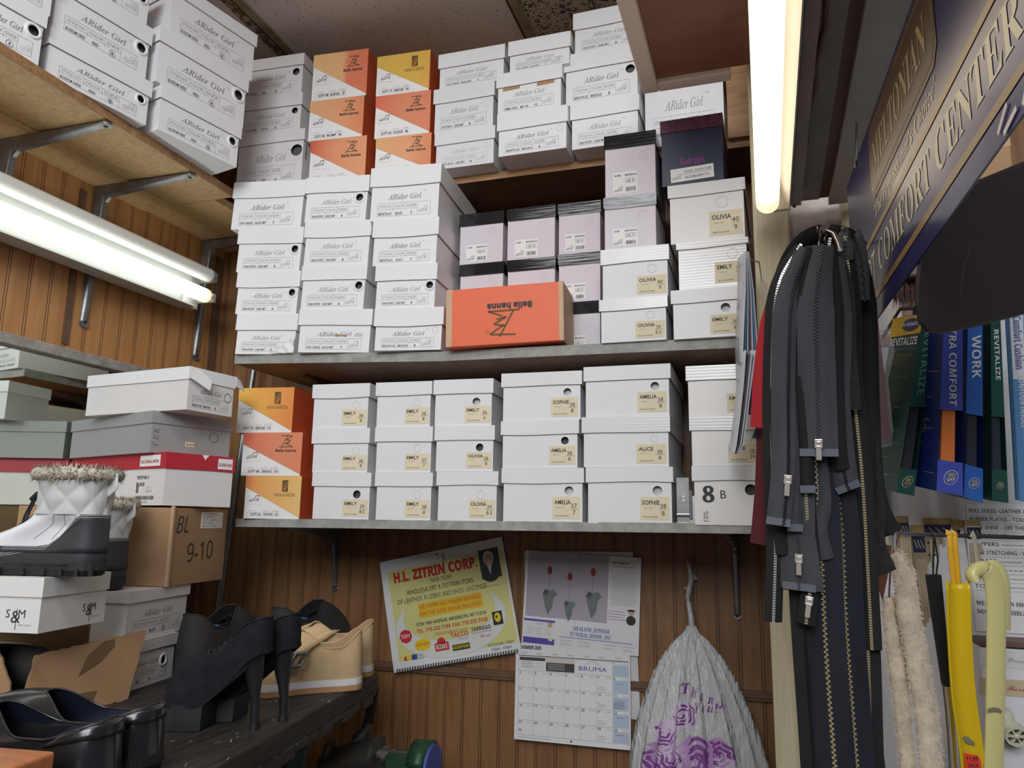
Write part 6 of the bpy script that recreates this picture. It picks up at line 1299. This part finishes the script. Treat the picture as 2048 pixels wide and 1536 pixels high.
# clear blister pack at the picture edge
c=[atD(x,y,1.07) for x,y in ((2010,610),(2072,606),(2080,1012),(2034,1000))]; e=empty('insole_pack',c[3],'blue and white contour insole in a clear blister pack','insole pack',GI)
q=MB(); q.prism([c[0].lerp(c[1],.12),c[1],c[2],c[3].lerp(c[2],.12)][::-1],_f*.01,'sky_blue'); q.quad(*[p-_f*.0006 for p in (c[0].lerp(c[1],.12).lerp(c[3].lerp(c[2],.12),.0),c[0].lerp(c[1],.55),c[0].lerp(c[1],.55).lerp(c[3].lerp(c[2],.55),.38),c[0].lerp(c[1],.12).lerp(c[3].lerp(c[2],.12),.38))],'pack_white')
ex=(c[3]-c[0]).normalized(); ey=(c[1]-c[0]).normalized(); H=(c[3]-c[0]).length
at=lambda u,v:c[0].lerp(c[1],u).lerp(c[3].lerp(c[2],u),v)
q.text('Comfort Cushion',at(.20,.06)-_f*.001,ex,ey,.016,'blue_print','sansb','L',H*.27,0,.0006); q.text('CONTOUR INSOLE',at(.28,.36)-_f*.001,ex,ey,.011,'pack_white','sansb','L',H*.27,0,.0006); q.text('GEL SUPPORT',at(.42,.62)-_f*.001,ex,ey,.018,'print_yellow','sansb','L',H*.24,0,.0006)
sub(q,'card',e)
q=MB(); G=-_f*.022; a=[p+G for p in c]; q.add(c+a,[(4,5,6,7),(0,4,7,3),(1,2,6,5),(0,1,5,4),(2,3,7,6)],'clear_film'); sub(q,'blister',e)
c=[atD(x,y,1.12) for x,y in ((1738,668),(1756,640),(1785,880),(1768,885))]; e=empty('insole_pack',c[3],'maroon insole in crinkled clear plastic between zippers and green pack','insole pack',GI)
q=MB(); q.prism(c[::-1],_f*.012,'maroon_card'); sub(q,'insole',e); q=MB(); c2=[atD(x,y,1.11) for x,y in ((1734,645),(1766,622),(1790,700),(1776,760),(1790,890),(1764,895))]; q.prism(c2[::-1],_f*.026,'clear_film'); sub(q,'sleeve',e)
# brown bristle brush above the green pack
e=empty('shoe_brush',atD(1812,600,1.12),'dark bristle brush hanging above the green insole pack','brush'); q=MB()
for k in range(420):
    x=random.uniform(1788,1836); a=atD(x,random.uniform(545,570),1.10+random.uniform(0,.03)); b=a+V((random.uniform(-.006,.006),0,-random.uniform(.03,.048))); q.add([a-_r*.0007,a+_r*.0007,b],[(0,1,2)],'strip_brown')
w_=sub(q,'bristles',e); q=MB(); a=atD(1786,540,1.12); b=atD(1838,572,1.12); q.box((min(a.x,b.x),a.y-.03,b.z),(max(a.x,b.x),a.y+.03,a.z+.012),'oak_dark'); sub(q,'handle',e,bevel=.004)
# rack rods
mat('rod_dark',(.10,.10,.105),.35,.8)
e=empty('display_rack',(.3,PY,1.25),'thin dark metal rods on the partition carrying insoles and shoehorns','rack')
q=MB(); a=atD(1788,1067,1.10); b=atD(2070,1076,1.10); q.tube([V((a.x,PY+.02,a.z)),a+V((0,.01,0)),a,b,b+V((.2,.05,0)),V((b.x+.3,PY+.02,b.z))],.0030,'rod_dark',8); sub(q,'rod',e)
q=MB(); a=atD(1800,618,1.13); b=atD(2075,600,1.13); q.tube([V((a.x,PY+.02,a.z)),a,b,b+V((.2,.05,0)),V((b.x+.3,PY+.02,b.z))],.0030,'rod_dark',8); sub(q,'rod',e)
# ---------------------------------------------------------------- things on the lower rod
mat('plastic_yellow',(.74,.50,.012),.3,spec=.5); mat('strap_yellow',(.80,.42,.02),.5); mat('plastic_cream',(.72,.66,.28),.3); mat('strap_beige',(.42,.38,.29),.6); mat('mark_grey',(.20,.19,.13),.5); mat('price_red',(.80,.05,.025),.5); mat('plastic_black',(.012,.014,.018),.45)
def poly3(px,D): return [atD(x,y,D) for x,y in px]
def spl(P,n=8):
    ex=[P[0]*2-P[1]]+P+[P[-1]*2-P[-2]]; o=[]
    for i in range(1,len(ex)-2):
        for k in range(n):
            t=k/n; o.append(.5*((2*ex[i])+(ex[i+1]-ex[i-1])*t+(2*ex[i-1]-5*ex[i]+4*ex[i+1]-ex[i+2])*t*t+(3*ex[i]-ex[i-1]-3*ex[i+1]+ex[i+2])*t**3))
    return o+[P[-1]]
e=empty('shoehorn',atD(1915,1540,1.06),'long bright yellow shoehorn with red price sticker hanging from a yellow strap','shoehorn','shoehorns on the rod')
P=spl(poly3([(1910,1168),(1912,1260),(1920,1380),(1934,1480),(1946,1580)],1.06)); rows=[]
for i,p in enumerate(P):
    w=.0165 if i>1 else .0160; row=[]
    for k in range(11):
        a=-1.+2*k/10; row.append(p+_r*w*a-_f*.010*a*a*.9+Z*((.008*abs(a)**3 if i==0 else 0)))
    rows.append(row)
q=MB(); q.loft(rows,'plastic_yellow',True,False); sub(q,'blade',e,solid=.0022)
q=MB(); c=P[-9]; 
q.add([c+_r*x-_f*.0048+Z*z for x,z in ((-.009,.004),(-.006,.007),(.0,.006),(.002,.003),(.007,.0),(.008,-.005),(.004,-.004),(-.004,-.002))],[tuple(range(8))],'mark_grey'); sub(q,'logo_mark',e)
q=MB(); c=P[-6]; q.poly([c+_r*x-_f*.0060+Z*z for x,z in ((-.010,-.010),(.012,-.014),(.013,.006),(-.010,.010))],'price_red'); q.text('11.99',c-_r*.008-_f*.0064+Z*.0,_r,Z,.008,'ink','sansb','L',.016); q.text('SALE',c-_r*.006-_f*.0064-Z*.008,_r,Z,.007,'ink','sansb','L',.014); sub(q,'price_sticker',e)
q=MB(); 
for x0,x1 in ((1897,1908),(1907,1917)): q.tube(poly3([(x0,1070),(x0,1061),(x0+2,1066),(x0+4,1100),(x1,1168)],1.07),[(.0014,.0038)]*5,'strap_yellow',8)
sub(q,'strap',e)
e=empty('shoehorn',atD(2000,1540,1.05),'long pale cream shoehorn with a curled top, on a beige strap','shoehorn','shoehorns on the rod')
P=spl(poly3([(1985,1580),(1990,1450),(1992,1300),(1992,1210),(1986,1160),(1972,1140),(1956,1138),(1944,1148),(1946,1160)],1.05)); n=len(P); rows=[]
for i,p in enumerate(P):
    t=(P[min(i+1,n-1)]-P[max(i-1,0)]).normalized(); s_=(t.cross(_f)).normalized(); s_=s_ if s_.dot(_r)>0 or i>40 else -s_; w=.0135 if i<30 else .0135-.007*((i-30)/(n-30))
    dd=_f*(.010 if i<28 else .012); th=.004; rows.append([p+s_*w*math.cos(a)*1. +_f*.0045*math.sin(a)*(1+2*(i/n)**4) for a in [2*math.pi*k/14 for k in range(14)]])
q=MB(); q.loft(rows,'plastic_cream',True,True,True); sub(q,'blade',e)
P2=spl(poly3([(1968,1142),(1986,1133),(2002,1150),(2008,1190),(2008,1260)],1.075)); q=MB(); q.tube(P2,[(.004,.010)]*len(P2),'plastic_cream',10); sub(q,'curl',e)
q=MB(); c=atD(1990,1421,1.0435); q.add([c+_r*x+Z*z for x,z in ((-.010,-.0025),(-.009,.0025),(-.002,.004),(.006,.003),(.010,-.0005),(.009,-.003),(0,-.0015))],[tuple(range(7))],'mark_grey'); sub(q,'logo_mark',e)
q=MB(); q.tube(poly3([(1944,1074),(1945,1064),(1948,1075),(1954,1120),(1960,1145)],1.08),[(.0012,.0036)]*5,'strap_beige',8); sub(q,'strap',e)
e=empty('shoehorn',atD(1890,1540,1.09),'steel shoehorn with flat black handle, beside the yellow one','shoehorn','shoehorns on the rod')
q=MB(); q.prism([atD(x,y,1.09) for x,y in ((1853,1150),(1884,1150),(1904,1372),(1886,1372))][::-1],_f*.006,'plastic_black'); sub(q,'handle',e,bevel=.0015)
q=MB(); P=spl(poly3([(1894,1372),(1902,1450),(1910,1580)],1.088)); q.tube(P,[(.003,.0065)]*len(P),'chrome',10); sub(q,'blade',e)
q=MB(); q.tube(poly3([(1868,1072),(1868,1064),(1870,1080),(1876,1120),(1872,1155)],1.09),.0013,'plastic_black',6); q.tube(poly3([(1868,1072),(1867,1100),(1866,1155)],1.09),.0013,'plastic_black',6); sub(q,'cord',e)
# sheepskin strips
mat('sheepskin',(.78,.66,.50),.95,var=.35,vscale=45,sheen=.3); mat('hide_brown',(.15,.055,.03),.7,var=.2,vscale=30)
def fleece(px,ws,D,label):
    P=spl(poly3(px,D),7); n=len(P); e=empty('sheepskin_strip',P[-1],label,'sheepskin','sheepskin strips on the rod'); q=MB(); rows=[]
    for i,p in enumerate(P):
        f=i/(n-1)*(len(ws)-1); a=int(min(f,len(ws)-1.001)); w=(ws[a]+(ws[a+1]-ws[a])*(f-a))*D/1540/2; t=(P[min(i+1,n-1)]-P[max(i-1,0)]).normalized(); s_=t.cross(_f).normalized(); s_=s_ if s_.dot(_r)>0 else -s_
        rows.append([p+s_*w*math.cos(a_)*(1+.05*math.sin(i*.8+3*a_))+_f*w*.7*math.sin(a_) for a_ in [2*math.pi*k/18 for k in range(18)]])
        if i: 
            for k in range(34):
                a_=random.uniform(0,6.283); b=p+s_*w*math.cos(a_)*.97+_f*w*.7*math.sin(a_)*.97; d=(s_*math.cos(a_)+_f*math.sin(a_)+t*random.uniform(.2,1.3)).normalized(); b=b+t*random.uniform(-.01,.01); q.add([b-t*.0009,b+t*.0009,b+d*random.uniform(.003,.006)],[(0,1,2)],'sheepskin')
    q.loft(rows,'sheepskin',True,True,True); sub(q,'fleece',e); return e
e1=fleece([(1788,1108),(1806,1140),(1818,1230),(1836,1330),(1854,1440),(1868,1580)],(18,40,46,44,44,46),1.02,'cream sheepskin strip on the side nearer the shoehorns')
e2=fleece([(1776,1195),(1784,1240),(1794,1330),(1806,1430),(1820,1580)],(20,34,34,30,28),1.035,'cream sheepskin strip hanging next to the black zippers')
q=MB(); q.prism([atD(x,y,1.03) for x,y in ((1762,1088),(1784,1092),(1776,1150),(1766,1200),(1756,1170))][::-1],_f*.003,'hide_brown'); sub(q,'hide_back',e2)
q=MB(); a=atD(1790,1110,1.02); b=atD(1792,1066,1.09); q.tube([a,a.lerp(b,.5)+V((0,0,.01)),b+V((0,0,.004)),b+V((0,.006,-.004))],.0012,'strap_beige',6); sub(q,'cord',e1)
a=atD(1778,1195,1.035); b=atD(1784,1066,1.10); q=MB(); q.tube([a,a.lerp(b,.6),V((b.x+.012,b.y,b.z+.004))],.0012,'hide_brown',6); sub(q,'cord',e2)
# lace cards behind them
mat('lace_card',(.40,.32,.20),.6,var=.12,vscale=20); mat('gold_card',(.42,.30,.10),.5); mat('navy_print',(.02,.025,.07),.5); mat('lace_beige',(.52,.42,.28),.8)
def lace_card(x0,x1,y0,y1,dx,D,label,body='lace_card',marks=True):
    e=empty('lace_card',atD(x0+dx,y1,D),label,'lace card','cards of laces on the partition'); q=MB(); at=lambda u,v: atD(x0+(x1-x0)*u+dx*v,y0+(y1-y0)*v,D)
    q.prism([at(0,1),at(1,1),at(1,0),at(0,0)],_f*.002,body); l=-_f*.0008
    q.quad(at(0,.04)+l,at(1,.04)+l,at(1,0)+l,at(0,0)+l,'gold_card'); q.quad(at(.02,.13)+l,at(.98,.13)+l,at(.98,.05)+l,at(.02,.05)+l,'navy_print')
    for k in range(3): q.line(at(.15+.25*k,.07)+l*1.5,at(.35+.25*k,.11)+l*1.5,.0014,'lace_beige',-_f)
    if marks:
        for k in range(9): 
            v=.18+.09*k; q.quad(at(.1,v+.018)+l,at(.42,v+.018)+l,at(.42,v)+l,at(.1,v)+l,'navy_print'); q.text(str(27+9*k),at(.55,v+.016)+l,_r,Z,.006,'navy_print','sansb','L'); 
            q.line(at(.08,v+.05)+l,at(.9,v+.05)+l,.0005,'ink_grey',-_f)
    sub(q,'card',e); q=MB()
    for u in (.2,.42,.64,.86): q.tube([at(u,.16)-_f*.0015,at(u+.02,.5)-_f*.003,at(u-.02,.99)-_f*.0015],[(.0008,.0026)]*3,'lace_beige',6)
    if marks!=2: sub(q,'laces',e)
lace_card(1793,1816,1032,1300,24,1.20,'navy-topped lace card just beside the zippers')
lace_card(1820,1846,1050,1470,46,1.21,'beige lace card with size numbers behind the sheepskin')
lace_card(1846,1902,1036,1300,18,1.22,'wide lace card with three white laces pictured on top')
lace_card(1905,1932,1040,1440,40,1.215,'lace card with black numbers between yellow and cream shoehorns')
lace_card(1931,1960,1040,1330,24,1.20,'grey lace card behind the cream shoehorn','paper')
# papers and boxes on the partition
e=empty('price_list',onY(2010,1262,PY+.010),'white typed price list pinned on the partition','paper'); PYp=PY+.0125
S=Sheet(onY(1952,1262,PYp),onY(2120,1272,PYp),onY(1944,1008,PYp)); q=MB(); S.slab(q,'paper',.001)
for k,(t,f) in enumerate((('FULL SOLES- LEATHER & HEELS',.9),('RUBBER PLATES - TOE/HEEL',.82),('SHOE SHINE - OFF THE FOOT',.86),('SHOE DYING ----------',.7),('SLIPPERS ----------',.66),('SHOE STRETCHING - WIDTH',.82),('STRAPS ----------',.6),('----------',.6),('HEEL TAPS ------',.6),('TOE TAPS ------',.6),('',.1),('WE FIX WORN SHOES',.7),('NOT RESPONSIBLE',.6))):
    if t: S.text(q,t,.03,.93-.066*k,.032,'ink','serifb' if k>10 else 'serif','L',f)
    if t and k<11: S.line(q,.03,.91-.066*k,.9,.91-.066*k,.0004,'ink_grey')
sub(q,'sheet',e)
a=onY(1950,1275,PY-.02); b=onY(2130,1275,PY-.02); q=MB(); q.box((a.x,PY-.05,a.z-.008),(b.x+.2,PY+.012,a.z),'strip_brown'); tag(q.build('wall_shelf',bevel=.001),'thin brown ledge under the price list on the partition','shelf')
z0=onY(2000,1560,PY-.04).z
e=empty('parts_drawer',(a.x+.08,PY-.045,z0),'white parts drawer with paper label strips below the price list','drawer')
q=MB(); q.box((a.x,PY-.045,z0),(b.x+.1,PY+.012,a.z-.010),'white_panel'); sub(q,'front',e,bevel=.002)
for y0,y1,m,t in ((1308,1332,'paper_edge','Please Save Your Time'),(1366,1388,'lace_beige','Boss & Company')):
    p=onY(1960,y1,PY-.0456); p2=onY(2120,y0,PY-.0456); q=MB(); q.box((p.x,PY-.0460,p.z),(p2.x,PY-.045,p2.z),m); q.text(t,(p.x+.035,PY-.0461,p.z+.008),X,Z,.010,'ink_red' if 'B' in t else 'ink_grey','script','L',.08); sub(q,'label_strip',e)
e=empty('caster_wheel',onY(2028,1470,PY-.07),'white swivel caster wheel hanging by the parts drawer','caster'); c=onY(2030,1468,PY-.075); ca=(_f*-.75+_r*-.2-Z*.12).normalized(); s_=ca.cross(Z).normalized(); u_=s_.cross(ca)
q=MB(); R_=.0145; M=Matrix(((s_.x,u_.x,ca.x,c.x),(s_.y,u_.y,ca.y,c.y),(s_.z,u_.z,ca.z,c.z),(0,0,0,1)))
mat('caster_cream',(.60,.58,.46),.4); mat('caster_dark',(.06,.055,.045),.6)
q.lathe([(R_,-.008),(R_,.008),(R_*.80,.008),(R_*.78,.003)],'caster_cream',28,M,False); q.lathe([(R_*.78,.003),(.0,.003)],'caster_dark',28,M,False)
for k in range(6): a_=k*math.pi/3; q.box((.002,-.0012,.003),(R_*.80,.0012,.0072),'caster_cream',M@Matrix.Rotation(a_,4,'Z'))
q.lathe([(.0036,.003),(.0036,.0085),(0,.0085)],'caster_cream',14,M); sub(q,'wheel',e)
c2=onY(2008,1440,PY-.066); q=MB(); q.lathe([(.0,.016),(.009,.015),(.0125,.008),(.013,-.004),(.0115,-.012)],'caster_cream',20,Matrix.Translation(c2)); q.box((-.004,-.004,-.03),(.004,.02,.0),'caster_dark',Matrix.Translation(c2+V((.008,.0,-.004)))); q.tube([c2+V((0,0,.010)),c2+V((0,.02,.012)),V((c2.x,PY-.045,c2.z+.012))],.003,'steel',8); sub(q,'swivel',e)
